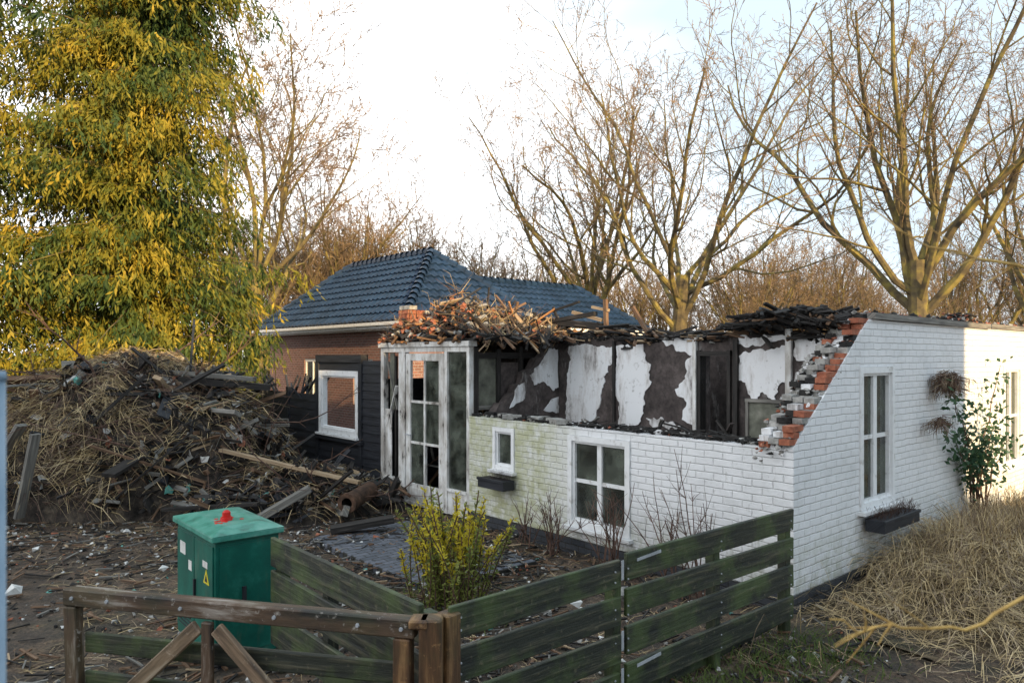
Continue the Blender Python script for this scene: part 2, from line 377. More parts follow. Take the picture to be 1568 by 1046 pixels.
window(mb,'x',1.4,2.29,.74,2.28,2,2,mull=.045)
window(mb,'x',6.3,7.2,.68,2.25,2,2,mull=.045)
mb.obj('windows',[M_white,M_glass],H)
mb=MB()
for k in range(6): mb.rbox(1.48+k*.045,1.51+k*.045,.32+.02*(k%2),.34+.02*(k%2),.7,2.2,0)
for k in range(5): mb.rbox(2.0+k*.045,2.03+k*.045,.32+.02*(k%2),.34+.02*(k%2),.7,2.2,0)
for k in range(4): mb.rbox(.30+.02*(k%2),.32+.02*(k%2),2.0+k*.05,2.035+k*.05,.3,1.4,0); mb.rbox(.30+.02*(k%2),.32+.02*(k%2),2.75+k*.05,2.785+k*.05,.3,1.4,0)
mb.obj('curtains',[M_greyw],H)
def flowerbox(name,ax,a0,a1,z):
    mb=MB(); abox(mb,ax,a0,a1,z-.13,z,-.24,-.04,0)
    abox(mb,ax,a0-.012,a1+.012,z-.03,z+.006,-.252,-.22,0)
    for i in range(160):
        a=R.uniform(a0,a1); d=R.uniform(-.22,-.06)
        p=Vector((a,d,z)) if ax=='x' else Vector((d,a,z))
        q=p+Vector((R.uniform(-.07,.07),R.uniform(-.07,.07),R.uniform(.03,.14)))
        mb.ribbon([p,q,q+Vector((R.uniform(-.06,.06),R.uniform(-.06,.06),-.06))],.004,Vector((.7,.7,0)),1)
    mb.obj(name,[M_black,M_twig],H,bevel=.004)
flowerbox('flower_box_side','x',1.45,2.4,.66)
flowerbox('flower_box_small','y',3.95,4.5,.72)

mb=MB()
nc=20
for i in range(nc):
    z=1.55+1.26*(i+.5)/nc; xe=1.66*(i+.5)/nc
    for k in range(3):
        if R.random()<.10: continue
        y=.065+k*.115
        ln=R.uniform(.08,.24)
        mt=R.choice([0,0,0,1,2]) if k==0 else R.choice([1,1,1,0,2,3])
        mb.box((xe-ln/2+.055+R.uniform(-.05,.02),y,z-(0 if k<2 else .04)),(ln,.105,.055),(R.uniform(-.05,.05),R.uniform(-.08,.08),R.uniform(-.08,.08)),mt)
    mb.box((xe+.0,.125,z-.033),(R.uniform(.06,.14),.21,.014),None,1)
for i in range(420):
    f=R.random(); x=1.66*f; z=1.53+1.27*f; s=R.uniform(.012,.05)
    mb.chunk((x-R.uniform(-.02,.10),R.uniform(.03,.40),z+R.uniform(-.08,.03)),s,R.choice([1,1,1,1,2,3,0]))
for i in range(70):
    f=R.random(); x=1.66*f; z=1.46+1.27*f
    mb.chunk((x+.02,R.uniform(.28,.42),z-R.uniform(0,.14)),R.uniform(.05,.10),R.choice([1,1,3,2]))
mb.obj('broken_gable_edge',[M_brick,M_mortar,M_soot,M_plast],H)

mb=MB()
for i in range(900):
    t=R.uniform(.1,5.0); s=R.uniform(.010,.042)*(1.5 if R.random()<.06 else 1)
    mb.chunk((R.uniform(.02,.25),t,1.53+R.uniform(0,.02)),s,R.choices([0,1,2,3],[.4,1.6,9,.6])[0],.7)
for i in range(120):
    t=R.uniform(.6,4.4); a=Vector((R.uniform(.03,.25),t,1.545)); b=a+Vector((R.uniform(-.08,.1),R.uniform(-.5,.5),R.uniform(-.01,.06)))
    mb.beam(a,b,R.uniform(.01,.04),.012,2)
for i in range(12): 
    t=3.9+R.uniform(-1.2,1.0); mb.box((R.uniform(.05,.2),t,1.56),(.1,.2,.06),(0,R.uniform(-.1,.1),R.random()),R.choice([0,1,2]))
mb.obj('wall_top_rubble',[M_brick,M_mortar,M_soot,M_plast],H)

# inner scorched wall ------------------------------------------------
S=1.64
def on_wall(px,py,s=S):
    O=C+V*s; r=(px-784)/1110.
    t=(O.x-O.y*r)/(.655+.756*r); Y=O.y+.756*t
    return (t, 2.4+(545-py)/1110.*Y)
mb=MB()
d0,_=on_wall(1115,600); d1,_=on_wall(1074,600)
prof=[]; t=.25
while t<7.4:
    prof.append((t,2.64+.11*noise.noise(Vector((t*2.3,0,0)))+R.uniform(-.05,.03)-(.12 if 3.1<t<3.5 else 0))); t+=R.uniform(.05,.15)
def topz(t):
    for a,b in zip(prof,prof[1:]):
        if a[0]<=t<=b[0]: return a[1]+(b[1]-a[1])*(t-a[0])/(b[0]-a[0])
    return 2.62
def seg(a0,a1,z0):
    pts=[(a0,z0),(a1,z0),(a1,topz(a1))]+[p for p in reversed(prof) if a0+.01<p[0]<a1-.01]+[(a0,topz(a0))]
    mb.prism(pts,S,S+.2,'y',0)
seg(.26,d0,0); seg(d0,d1,2.42); seg(d1,7.4,0)
mb.obj('scorched_inner_wall',[M_burnt],H)
mb=MB()
def rough_poly(pp,s,amp=.022):
    q=[on_wall(*p,s=s) for p in pp]; outp=[]
    n=len(q)
    for i in range(n):
        a=q[i]; b=q[(i+1)%n]; L=math.hypot(b[0]-a[0],b[1]-a[1]); k=max(1,int(L/.03)); nx_,nz_=-(b[1]-a[1])/(L+1e-6),(b[0]-a[0])/(L+1e-6)
        for j in range(k):
            f=j/k; w=(noise.noise(Vector((a[0]*3+f*L*9,i*7.3,a[1]*2)))*.07+R.uniform(-.012,.012)) if j else 0
            w*=math.sin(math.pi*f)**.5 if j else 0
            outp.append((a[0]+(b[0]-a[0])*f+nx_*w,a[1]+(b[1]-a[1])*f+nz_*w))
    return outp
for pp in [
 [(872,530),(905,528),(938,531),(940,552),(932,560),(924,590),(920,618),(912,640),(905,655),(866,648),(868,600),(872,560)],
 [(944,530),(985,527),(988,548),(996,566),(998,585),(988,600),(985,622),(978,650),(945,652),(949,620),(938,600),(944,570)],
 [(1012,521),(1067,518),(1066,648),(1050,645),(1046,632),(1052,616),(1036,602),(1034,596),(1050,580),(1050,560),(1060,545),(1040,538)],
 [(1132,545),(1150,540),(1172,538),(1190,532),(1205,530),(1206,588),(1192,592),(1188,612),(1168,600),(1160,612),(1146,603),(1142,586),(1130,578)],
 [(1216,522),(1275,512),(1268,545),(1262,560),(1245,600),(1217,606),(1219,570),(1236,555),(1215,545)],
 [(1130,515),(1203,513),(1203,521),(1180,524),(1160,530),(1130,528)],
 [(990,640),(1030,645),(1045,652),(1000,654)],
 ]: mb.prism(rough_poly(pp,S),S-.014,S-.001,'y',0)
mb.obj('peeled_plaster',[M_plast],H)
mb=MB()
abox(mb,'y',d0-.05,d0,0.06,2.47,S-.04,S+.1,0); abox(mb,'y',d1,d1+.05,.06,2.47,S-.04,S+.1,0); abox(mb,'y',d0-.05,d1+.05,2.4,2.46,S-.043,S+.1,0)
a,_=on_wall(1129,600); abox(mb,'y',a-.03,a+.03,.06,2.6,S-.06,S-.016,0)
a,_=on_wall(1210,600); abox(mb,'y',a-.035,a+.035,.06,2.72,S-.06,S-.016,2)
a,_=on_wall(1066,600); abox(mb,'y',a-.03,a+.02,.06,2.64,S-.06,S-.016,2)
a,_=on_wall(942,600); abox(mb,'y',a-.02,a+.02,.06,2.62,S-.05,S-.016,0)
p0,z0=on_wall(1198,672); p1,z1=on_wall(1150,615)
abox(mb,'y',p0,p1,z0-.2,z1,S-.05,S-.018,3); abox(mb,'y',p0-.04,p1+.04,z1,z1+.04,S-.08,S-.018,4)
abox(mb,'y',p0-.04,p0,z0-.2,z1,S-.07,S-.018,4); abox(mb,'y',p1,p1+.04,z0-.2,z1,S-.07,S-.018,4)
abox(mb,'y',d0-.6,d1+2.5,.06,2.45,S+1.3,S+1.4,1)
abox(mb,'y',d0+.05,d1+.0,1.0,1.06,S+.03,S+.06,0); abox(mb,'y',d0+.0,d1+.0,.06,1.0,S+.03,S+.05,3)
for i in range(60):
    t=R.uniform(1.2,4.1); p=Vector((R.uniform(.7,1.3),t,R.uniform(1.0,1.5))); d=Vector((R.uniform(-.3,.3),R.uniform(-.6,.6),R.uniform(-.1,.35))); mb.beam(p-d*.6,p+d*.6,R.uniform(.015,.05),.02,R.choice([0,0,0,1,4]))
mb.obj('inner_door_frame',[M_char,M_burnt,M_sooty,M_panel,M_greyw],H)

mb=MB()
pts=[(.25,.06),(S,.06),(S,2.58),(1.4,2.6),(1.33,2.45),(1.25,2.38),(1.15,2.36),(1.05,2.2),(.9,2.15),(.86,1.98),(.72,1.96),(.68,1.84),(.6,1.8),(.5,1.68),(.42,1.7),(.33,1.58),(.25,1.56)]
mb.prism(pts,4.8,4.95,'x',0)
def pl(poly):
    o=[]
    for i in range(len(poly)):
        a=poly[i]; b=poly[(i+1)%len(poly)]
        for j in range(5):
            f=j/5; w=.018 if j else 0
            o.append((a[0]+(b[0]-a[0])*f+R.uniform(-w,w),a[1]+(b[1]-a[1])*f+R.uniform(-w,w)))
    mb.prism(o,4.786,4.799,'x',1)
pl([(1.6,2.5),(1.42,2.52),(1.2,2.25),(1.0,2.1),(1.1,1.95),(1.3,2.0),(1.5,1.85),(1.62,1.9)])
pl([(.75,1.93),(.9,2.0),(.9,1.75),(.6,1.62)])
pl([(1.62,1.75),(1.45,1.7),(1.3,1.55),(1.62,1.5)])
mb.obj('broken_partition',[M_burnt,M_plast],H)

# porch with glazed door ------------------------------------------------
mb=MB()
PT=2.54
def pb(t0,t1,z0,z1,d0=0,d1=.09,mat=0): abox(mb,'y',t0,t1,z0,z1,d0,d1,mat)
pb(5.002,5.07,.0,PT); pb(5.56,5.64,0,PT); pb(6.74,6.84,0,PT); pb(7.4,7.5,0,PT)
pb(5.07,5.56,PT-.08,PT); pb(5.64,6.74,PT-.08,PT); pb(6.84,7.4,PT-.08,PT)
pb(4.98,7.54,PT+.002,PT+.08,-.03,.13)
pb(5.07,5.56,0,.35,.02,.07); pb(6.84,7.4,0,.32,.02,.07); pb(6.84,7.4,.32,.36,-.01,.09)
pb(5.07,5.56,.35,.39,-.01,.09)
pb(5.64,6.74,0,.05,-.02,.1)
pb(5.07,5.56,.39,PT-.08,.04,.046,1)
pb(6.84,6.98,.36,PT-.08,.03,.05,0); pb(7.2,7.4,.36,1.5,.03,.045,0); pb(7.06,7.1,.36,2.4,.03,.07,3); pb(7.12,7.25,1.5,2.45,.035,.05,2)
mb.beam((.02,7.0,1.9),(.06,7.35,1.2),.07,.02,0); mb.beam((.03,7.3,2.3),(.03,7.0,1.5),.05,.02,5)
a0,a1=5.66,6.72; z0,z1=.06,PT-.1
pb(a0,a0+.13,z0,z1,.01,.06); pb(a1-.13,a1,z0,z1,.01,.06)
pb(a0+.13,a1-.13,z1-.12,z1,.012,.058); pb(a0+.13,a1-.13,z0,z0+.28,.012,.058)
g0,g1=z0+.28,z1-.12; mid=(a0+a1)/2
pb(mid-.022,mid+.022,g0,g1,.014,.056)
for k in (1,2): 
    z=g0+(g1-g0)*k/3; pb(a0+.13,a1-.13,z-.02,z+.02,.016,.054)
gg=(g1-g0)/3
pb(a0+.13,mid,g0+gg,g1,.033,.036,1); pb(mid,a1-.13,g0,g0+gg*2,.0332,.0362,1)
pb(a0+.2,a1-.2,z0+.07,z0+.21,.004,.012,0)
mb.beam((-.03,a1-.05,1.12),(-.03,a1-.2,1.12),.02,.02,4); mb.beam((.01,a1-.05,1.12),(-.03,a1-.05,1.12),.02,.02,4)
for s_ in (.12,.55,1.0,1.5): mb.rbox(s_-.04,s_+.04,4.98,5.06,1.3,2.5+R.uniform(-.1,.05),3)
mb.rbox(.1,1.55,4.99,5.05,2.36,2.45,3); mb.rbox(.1,1.55,4.985,5.055,1.6,1.66,5)
mb.rbox(.16,.51,5.01,5.03,1.66,2.36,2); mb.rbox(.59,.96,5.01,5.03,1.66,2.3,6)
for t_ in (5.4,6.1,6.7,7.3): mb.rbox(1.35,1.43,t_,t_+.08,0,2.4,3)
mb.rbox(1.45,1.5,5.1,7.4,.06,2.5,6)
mb.beam((1.3,7.2,.3),(.5,5.3,2.2),.1,.05,5); mb.beam((1.0,5.3,.2),(.9,6.9,2.0),.08,.05,7); mb.beam((.6,6.9,.2),(1.2,5.7,1.9),.08,.05,7); mb.beam((.5,5.8,.2),(.6,6.5,2.3),.1,.05,0)
for i in range(60):
    p=Vector((R.uniform(.5,1.1),R.uniform(5.4,7.1),R.uniform(.3,1.6))); d=rv(.4); mb.beam(p-d,p+d,.04,.02,R.choice([3,3,5,7,0]))
mb.obj('glazed_porch',[M_sooty,M_glass,M_panel,M_char,M_metal,M_greyw,M_burnt,M_brown],H,bevel=.004)

# burnt roof debris
mb=MB()
mb.prism([(0.05,2.62),(1.62,2.62),(1.62,2.68),(.05,2.66)],4.9,7.5,'x',0)
def heap(x,t):
    fx=max(0,1-((x-1.0)/1.2)**2); ft=max(0,1-((t-6.3)/1.7)**2); return max(0,.52*fx*ft*(1+1.5*noise.noise(Vector((x*2,t*2.2,0)))))
for i in range(720):
    x=R.uniform(.0,2.3); t=R.uniform(4.3,7.6); h=heap(x,t); z=2.66+h*R.uniform(.2,1.05)
    L=R.uniform(.08,.55)*(1 if R.random()<.88 else 1.8); a=R.uniform(0,math.pi); e=R.uniform(-.7,.9)
    d=Vector((math.cos(a)*math.cos(e),math.sin(a)*math.cos(e),abs(math.sin(e))*(1 if R.random()<.7 else -1)))*L/2
    p=Vector((x,t,z)); w_=R.uniform(.010,.055)
    mb.beam(p-d,p+d,w_,w_*R.uniform(.2,.9),R.choices([0,1,3,4,6],[7,3,1,1.2,2])[0],R.random()*3)
for i in range(1300):
    x=R.uniform(-.02,2.0); t=R.uniform(6.0,7.6) if R.random()<.5 else R.uniform(4.6,7.5); s=R.uniform(.03,.10)
    if R.random()<.35: mb.box((x,t,2.66+heap(x,t)*R.uniform(.2,.9)),(s*2,s,s*.6),(R.random(),R.random(),R.random()*3),R.choice([2,2,5,0]),taper=.95)
    else: mb.chunk((x,t,2.67+heap(x,t)*R.uniform(.1,.95)),s*.9,R.choice([2,5,6,6,6,0]))
for k in range(8):
    for j in range(3):
        if k==7 and j: continue
        mb.box((.35+j*.17,7.2+R.uniform(-.02,.02),2.7+k*.075),(.16,.3,.066),(0,0,R.uniform(-.08,.08)),R.choice([2,2,5]))
# ragged edge of the porch eave
for i in range(26):
    t=R.uniform(5.0,7.5); mb.beam((R.uniform(-.08,.02),t,R.uniform(2.60,2.72)),(R.uniform(-.12,.05),t+R.uniform(-.5,.5),R.uniform(2.58,2.74)),R.uniform(.02,.05),.03,R.choice([0,0,1,3]))
for i in range(340):
    t=R.uniform(.2,5.2); L=R.uniform(.12,.7); a=R.gauss(math.pi/2,.6); e=R.uniform(-.12,.25)*(3 if R.random()<.18 else 1)
    d=Vector((math.cos(a)*math.cos(e),math.sin(a)*math.cos(e),math.sin(e)))*L/2
    k=1 if t<3 else 3
    p=Vector((S+R.uniform(-.05,.35),t,topz(t)+R.uniform(.0,.06)*k)); w_=R.uniform(.01,.05)
    mb.beam(p-d,p+d,w_,w_*.6,R.choice([0,0,0,0,1,4]),R.random())
for i in range(400):
    t=R.uniform(.2,5.2); mb.chunk((S+R.uniform(-.02,.2),t,topz(t)+.01),R.uniform(.02,.07),R.choice([0,6,6,5]))
def pw(px,py): 
    t,z=on_wall(px,py); return Vector((S+.1,t,z))
for (a,b,w_,h_,mt) in [((922,522),(920,458),.05,.06,1),((988,516),(962,470),.05,.05,1),((790,500),(905,480),.09,.06,0),((800,488),(915,500),.06,.1,0),((870,478),(915,490),.05,.05,4),
   ((760,470),(850,520),.06,.04,0),((700,450),(735,520),.03,.03,1),((828,500),(905,515),.05,.05,0),((752,452),(790,500),.04,.03,1),((900,470),(925,475),.05,.04,4),((770,500),(880,462),.04,.03,0),((735,520),(742,440),.025,.025,0),((1000,518),(1060,500),.03,.03,0),
   ((690,470),(800,490),.07,.05,0),((650,505),(760,478),.06,.06,0),((800,530),(812,478),.05,.05,0),((720,455),(700,500),.04,.04,0),((860,525),(840,470),.03,.04,0),((770,530),(786,462),.04,.04,1)]:
    mb.beam(pw(*a),pw(*b),w_,h_,mt)
for i in range(420):
    x=1.6+R.uniform(-.35,.6); t=R.uniform(.0,1.7); h=.22*max(0,1-((t-.8)/.9)**2)
    L=R.uniform(.08,.5); a=R.uniform(0,math.pi); e=R.uniform(-.3,.45)
    d=Vector((math.cos(a)*math.cos(e),math.sin(a)*math.cos(e),math.sin(e)))*L/2; p=Vector((x,max(t,.25),2.74+h*R.random())); w_=R.uniform(.015,.05)
    mb.beam(p-d,p+d,w_,w_*.5,R.choice([0,0,0,0,6,1]),R.random()*3)
for i in range(520):
    x=R.uniform(1.6,9.2) if R.random()<.6 else R.gauss(4.9,.2); s=R.uniform(.012,.05)
    mb.chunk((x,R.uniform(.0,.3),2.865+R.uniform(0,.03)+(.10*R.random() if abs(x-4.9)<.25 else 0)),s,R.choice([6,6,5,2,6]))
mb.obj('burnt_roof_debris',[M_char,M_brown,M_brick,M_orng,M_pale,M_mortar,M_soot],H)
mb=MB()
for i in range(1300):
    x=R.uniform(.0,2.2); t=R.uniform(4.5,7.5); p=Vector((x,t,2.7+heap(x,t)*R.uniform(.4,1.05)))
    d=rv(); d.z*=.9; d.normalize(); q=p+d*R.uniform(.1,.35)+Vector((0,0,R.uniform(-.02,.08)))
    mb.ribbon([p,q,q+rv(.12)],.004,rv().normalized(),R.choice([0,1,2,2]))
mb.obj('roof_reed_remains',[M_straw,M_straw2,M_twig],H,recalc=False)

# black clad annex -----------------------------------------------------
w1=on_wall(490,600,0)[0]
wb=MB(); window(wb,'y',8.27,w1+.02,.92,2.12,1,1,fw=.10,glass=False)
mb=MB()
def siding(t0,t1,z0,z1,d=.0):
    z=z0
    while z<z1-.02:
        zz=min(z+.15,z1)
        mb.box((d+.02,(t0+t1)/2,(z+zz)/2),(.022,t1-t0,zz-z+.03),(R.uniform(-.004,.004),.12,0),0)
        z+=.15
siding(7.5,8.2,0,2.3); siding(8.2,w1+.1,0,.90); siding(8.2,w1+.1,2.14,2.3); siding(w1+.1,12.9,0,1.62)
mb.rbox(-.03,.12,8.14,w1+.14,2.28,2.42,0); mb.rbox(-.06,.0,8.1,w1+.18,.80,.86,0)
for t_ in (8.2,w1+.1,11.3,12.7): mb.rbox(-.02,.1,t_-.06,t_+.06,0,2.28 if t_<10.6 else 1.75,0)
mb.rbox(.06,2.2,7.52,7.6,0,2.0,0)
for k in range(22):
    t_=R.uniform(10.0,12.8); mb.beam((.05,t_,1.5),(.05+R.uniform(-.2,.3),t_+R.uniform(-.5,.5),1.75+R.random()*.3),.04,.03,0)
mb.obj('black_siding',[M_black],H)
wb.obj('annex_window',[M_white,M_glass],H)

# ------------------------------------------------------------------ tiled house
A=Vector((-2.69,18.2,0))
T=empty('tiled_roof_house',A,ANG)
m,nt,bs,out=base('blue_glazed_tiles')
n=noise_n(nt,coord(nt),6,4,.6); n2=noise_n(nt,coord(nt),1.1,3,.6)
c=mix(nt,.8,ramp(nt,n,[(.3,(.009,.022,.05)),(.6,(.016,.042,.095)),(.8,(.045,.07,.12))]),ramp(nt,n2,[(.35,(.6,.6,.6)),(.6,(1.1,1.1,1.1))]),'MULTIPLY')
nt.links.new(c,bs.inputs['Base Color'])
bs.inputs['Roughness'].default_value=.42; bs.inputs['Specular IOR Level'].default_value=.35; M_tile=m
def roofplane(mb,P0,P1,Q1,Q0):
    P0,P1,Q1,Q0=map(Vector,(P0,P1,Q1,Q0)); e=(P1-P0).normalized(); 
    nrm=(P1-P0).cross(Q0-P0).normalized()
    if nrm.z<0: nrm=-nrm
    up=nrm.cross(e); 
    if up.z<0: up=-up
    Lb=(Q0-P0).dot(up); n=max(1,round(Lb/.33)); W=(P1-P0).length
    def lim(f): return (Q0-P0).dot(e)*f, W+((Q1-P1).dot(e))*f
    for k in range(n):
        f0,f1=k/n,(k+1)/n; a0,b0=lim(f0); a1,b1=lim(f1)
        N=int((b0-a0)/.045)+1; st=len(mb.v)
        for i in range(N+1):
            x=a0+(b0-a0)*i/N
            ph=(x/.25)%1
            h=.05*(math.sin(ph*math.pi*2)*.5+.5)**1.3
            x1=min(max(x,a1),b1)
            for (xx,ff,hh) in ((x,f0,h+.0),(x,f0,h+.05),(x1,f1+ .04/n,h)):
                q=P0+e*xx+up*(Lb*ff)+nrm*hh; mb.v.append((q.x,q.y,q.z))
        for i in range(N):
            b=st+3*i
            mb.face([b,b+3,b+4,b+1]); mb.face([b+1,b+4,b+5,b+2])
W_,L_,ze,zr=5.1,9.6,3.3,5.5
c00=(0,0,ze); c10=(W_,0,ze); c11=(W_,L_,ze); c01=(0,L_,ze); e1=(W_/2,2.55,zr); e2=(W_/2,7.45,zr)
mb=MB()
roofplane(mb,c01,c00,e1,e2); roofplane(mb,c00,c10,e1,e1); roofplane(mb,c10,c11,e2,e1); roofplane(mb,c11,c01,e2,e2)
def caps(a,b):
    a=Vector(a);b=Vector(b); L=(b-a).length; n=int(L/.3); d=(b-a)/n
    for i in range(n):
        p=a+d*i; mb.tube([p+Vector((0,0,.06)),p+d*1.08+Vector((0,0,.03))],[.13,.10],8)
caps(c00,e1);caps(c10,e1);caps(c01,e2);caps(c11,e2);caps(e1,e2)
wy0,wy1,wx0,wx1,zz=1.85,6.25,3.9,12.0,3.35
r1=(3.9,4.05,4.98); r2=(10.4,4.05,4.98)
roofplane(mb,(wx0,wy0,zz),(wx1,wy0,zz),r2,r1); roofplane(mb,(wx1,wy0,zz),(wx1,wy1,zz),r2,r2); roofplane(mb,(wx1,wy1,zz),(wx0,wy1,zz),r1,r2)
caps((wx1,wy0,zz),r2); caps(r1,r2); caps((wx1,wy1,zz),r2)
mb.obj('tiled_roof',[M_tile],T,smooth=False)
mb=MB()
wi=.35
wall(mb,'y',wi,L_-wi,0,3.08,wi,wi+.25,[(2.2,3.3,1.0,2.3),(5.4,6.5,1.0,2.3)],0)
wall(mb,'x',wi+.25,W_-wi,0,3.08,wi,wi+.25,[],0); mb.rbox(W_-wi-.25,W_-wi,wi+.25,L_-wi,0,3.08); mb.rbox(wi+.25,W_-wi-.25,L_-wi-.25,L_-wi,0,3.08)
mb.rbox(W_-wi,11.7,2.15,2.4,0,3.3); mb.rbox(11.45,11.7,2.4,5.9,0,3.3)
mb.obj('brick_walls',[M_rbrick],T)
mb=MB()
mb.rbox(-.02,.10,-.02,L_+.02,3.12,3.29); mb.rbox(.1,W_,-.02,.10,3.12,3.29); mb.rbox(.10,W_-.02,.10,L_-.02,3.08,3.13)
mb.rbox(-.12,-.022,-.1,L_+.1,3.2,3.27)
mb.rbox(W_,wx1,wy0,wy0+.1,3.18,3.34)
mb.obj('white_fascia',[M_white],T)
mb=MB()
for (a,b) in ((2.2,3.3),(5.4,6.5)):
    for (t0,t1,z0,z1) in ((a,a+.08,1,2.3),(b-.08,b,1,2.3),(a+.08,b-.08,1,1.08),(a+.08,b-.08,2.22,2.3),((a+b)/2-.03,(a+b)/2+.03,1.08,2.22)):
        mb.rbox(wi+.03,wi+.1,t0,t1,z0,z1,0)
    mb.rbox(wi+.06,wi+.065,a,b,1.0,2.3,1)
mb.obj('house_windows',[M_white,M_glass],T)

# ------------------------------------------------------------------ added shadow building (unseen behind the viewpoint, shaped to throw the long shadow)
N=empty('added_shadow_house',(0,0,0),0)
mb=MB()
wall(mb,'x',-16,16.7,0,7.3,-8.3,-8.0,[(x,x+1.4,1,2.6) for x in (-13,-8,-3,2,7,12)])
mb.rbox(-16,16.7,-16,-15.7,0,7.3); mb.rbox(-16,-15.7,-15.7,-8.3,0,7.3); mb.rbox(16.4,16.7,-15.7,-8.3,0,7.3)
mb.obj('brick_walls',[M_wbrick],N)
mb=MB(); mb.rbox(-16.1,16.8,-16.1,-7.9,7.3,7.5); mb.obj('flat_roof',[M_mortar],N)
mb=MB()
for x in (-13,-8,-3,2,7,12):
    mb.rbox(x,x+1.4,-8.15,-8.14,1,2.6,1); mb.rbox(x+.66,x+.74,-8.13,-8.08,1,2.6,0)
mb.obj('windows',[M_white,M_glass],N)

# ------------------------------------------------------------------ rubbish pile
def mound(x,y):
    dx=(x+6.75)/2.5; dy=(y-12.9)/2.5
    h=2.2*max(0,1-(abs(dx)**2.6+abs(dy)**2.2))**.7
    dx=(x+3.7)/2.0; dy=(y-11.7)/1.6
    h2=.45*max(0,1-dx*dx-dy*dy)
    dx=(x+8.5)/1.8; dy=(y-11.8)/2.1
    h3=1.3*max(0,1-dx*dx-dy*dy)
    dx=(x+5.1)/1.6; dy=(y-12.3)/1.7
    h4=1.7*max(0,1-dx*dx-dy*dy)
    h=max(h,h2,h3,h4)
    return h*(1+.2*noise.noise(Vector((x*1.1,y*1.1,3)))) + (.16*noise.noise(Vector((x*3,y*3,1))) if h>.05 else -.05)
P=empty('burnt_rubbish_pile')
mb=MB(); nx=90; ny=60
for j in range(ny+1):
    for i in range(nx+1):
        x=-10.8+9.8*i/nx; y=9.4+6.6*j/ny; mb.v.append((x,y,mound(x,y)-.06))
for j in range(ny):
    for i in range(nx):
        a=j*(nx+1)+i; mb.face([a,a+1,a+nx+2,a+nx+1])
M_core=simple('ash_and_soil',[(.3,(.010,.009,.008)),(.5,(.045,.036,.03)),(.7,(.14,.11,.08))],5,.95,.9,detail=7,bdist=.1)
mb.obj('ash_core',[M_core],P,smooth=True,recalc=False)
def pick():
    while True:
        x=R.uniform(-9.9,-1.6); y=R.uniform(9.7,15.2); h=mound(x,y)
        if h>.10: return x,y,h
def strawy(x,y): return x<-5.7+.5*noise.noise(Vector((x,y*.8,2))) and noise.noise(Vector((x*.8,y*.8,9)))>-.2
mb=MB()
for i in range(2700):
    x,y,h=pick()
    if strawy(x,y) and R.random()<.85: continue
    L=min(2.2,R.lognormvariate(-.9,.65)); a=R.uniform(0,2*math.pi); e=R.gauss(0,.4)
    d=Vector((math.cos(a)*math.cos(e),math.sin(a)*math.cos(e),math.sin(e)))*L/2
    w_=R.uniform(.012,.07) if R.random()<.9 else R.uniform(.1,.2)
    p=Vector((x,y,h+R.uniform(-.08,.12)))
    mb.beam(p-d,p+d,w_,w_*R.uniform(.12,.6),R.choices([0,1,2,3,4],[10,2.5,2.4,.6,2])[0],R.random()*3)
for (a,b,w_,mt) in [((-4.5,11.2,.95),(-2.3,10.9,.5),.12,3),((-3.4,11.0,.2),(-3.0,11.1,.8),.20,0),((-7.4,10.6,.3),(-5.7,11.3,2.1),.13,0),((-5.6,12.2,2.0),(-4.2,12.6,1.85),.3,0),((-6.2,12.4,2.15),(-4.4,12.4,2.0),.2,2),
   ((-2.9,10.6,.25),(-2.3,10.4,.75),.1,0),((-4.2,11.4,.55),(-3.3,11.2,.15),.12,1),((-7.9,10.8,.4),(-7.1,10.5,1.4),.16,2),((-5.4,11.6,.5),(-5.2,11.2,1.6),.1,0),((-4.5,12.9,.4),(-4.5,12.9,1.6),.1,1),
   ((-6.2,10.6,1.1),(-4.6,10.9,.5),.08,1),((-5.9,10.5,.2),(-4.7,10.7,1.3),.07,0),((-3.6,10.2,.1),(-2.9,10.4,.5),.25,2),((-2.4,9.6,.1),(-1.6,9.8,.2),.22,0),((-7.0,10.3,.1),(-6.7,10.2,1.3),.14,2),((-5.0,10.4,.2),(-3.6,10.3,.3),.12,0)]:
    mb.beam(a,b,w_,w_*.35,mt)
mb.obj('charred_timbers',[M_char,M_brown,M_greyw,M_pale,M_black],P,recalc=False)
mb=MB()
for i in range(32000):
    x,y,h=pick()
    if not strawy(x,y) and R.random()<.76: continue
    k=noise.noise(Vector((x*1.5,y*1.5,h)))*2.5
    p=Vector((x,y,h+R.uniform(-.03,.20))); a=R.gauss(-1.2+k,.6); d=Vector((math.cos(a),math.sin(a),R.uniform(-.6,.35)))
    L=R.uniform(.15,.6); q=p+d*L*.5+Vector((0,0,.03)); r=q+Vector((d.x,d.y,d.z-.5))*L*.5
    st=noise.noise(Vector((x*1.7,y*1.7,h*1.5+5)))>-.12
    mb.ribbon([p,q,r],R.uniform(.003,.008),rv().normalized(),R.choices([0,1,2],[6,2.5,.8] if st else [.8,2,4])[0])
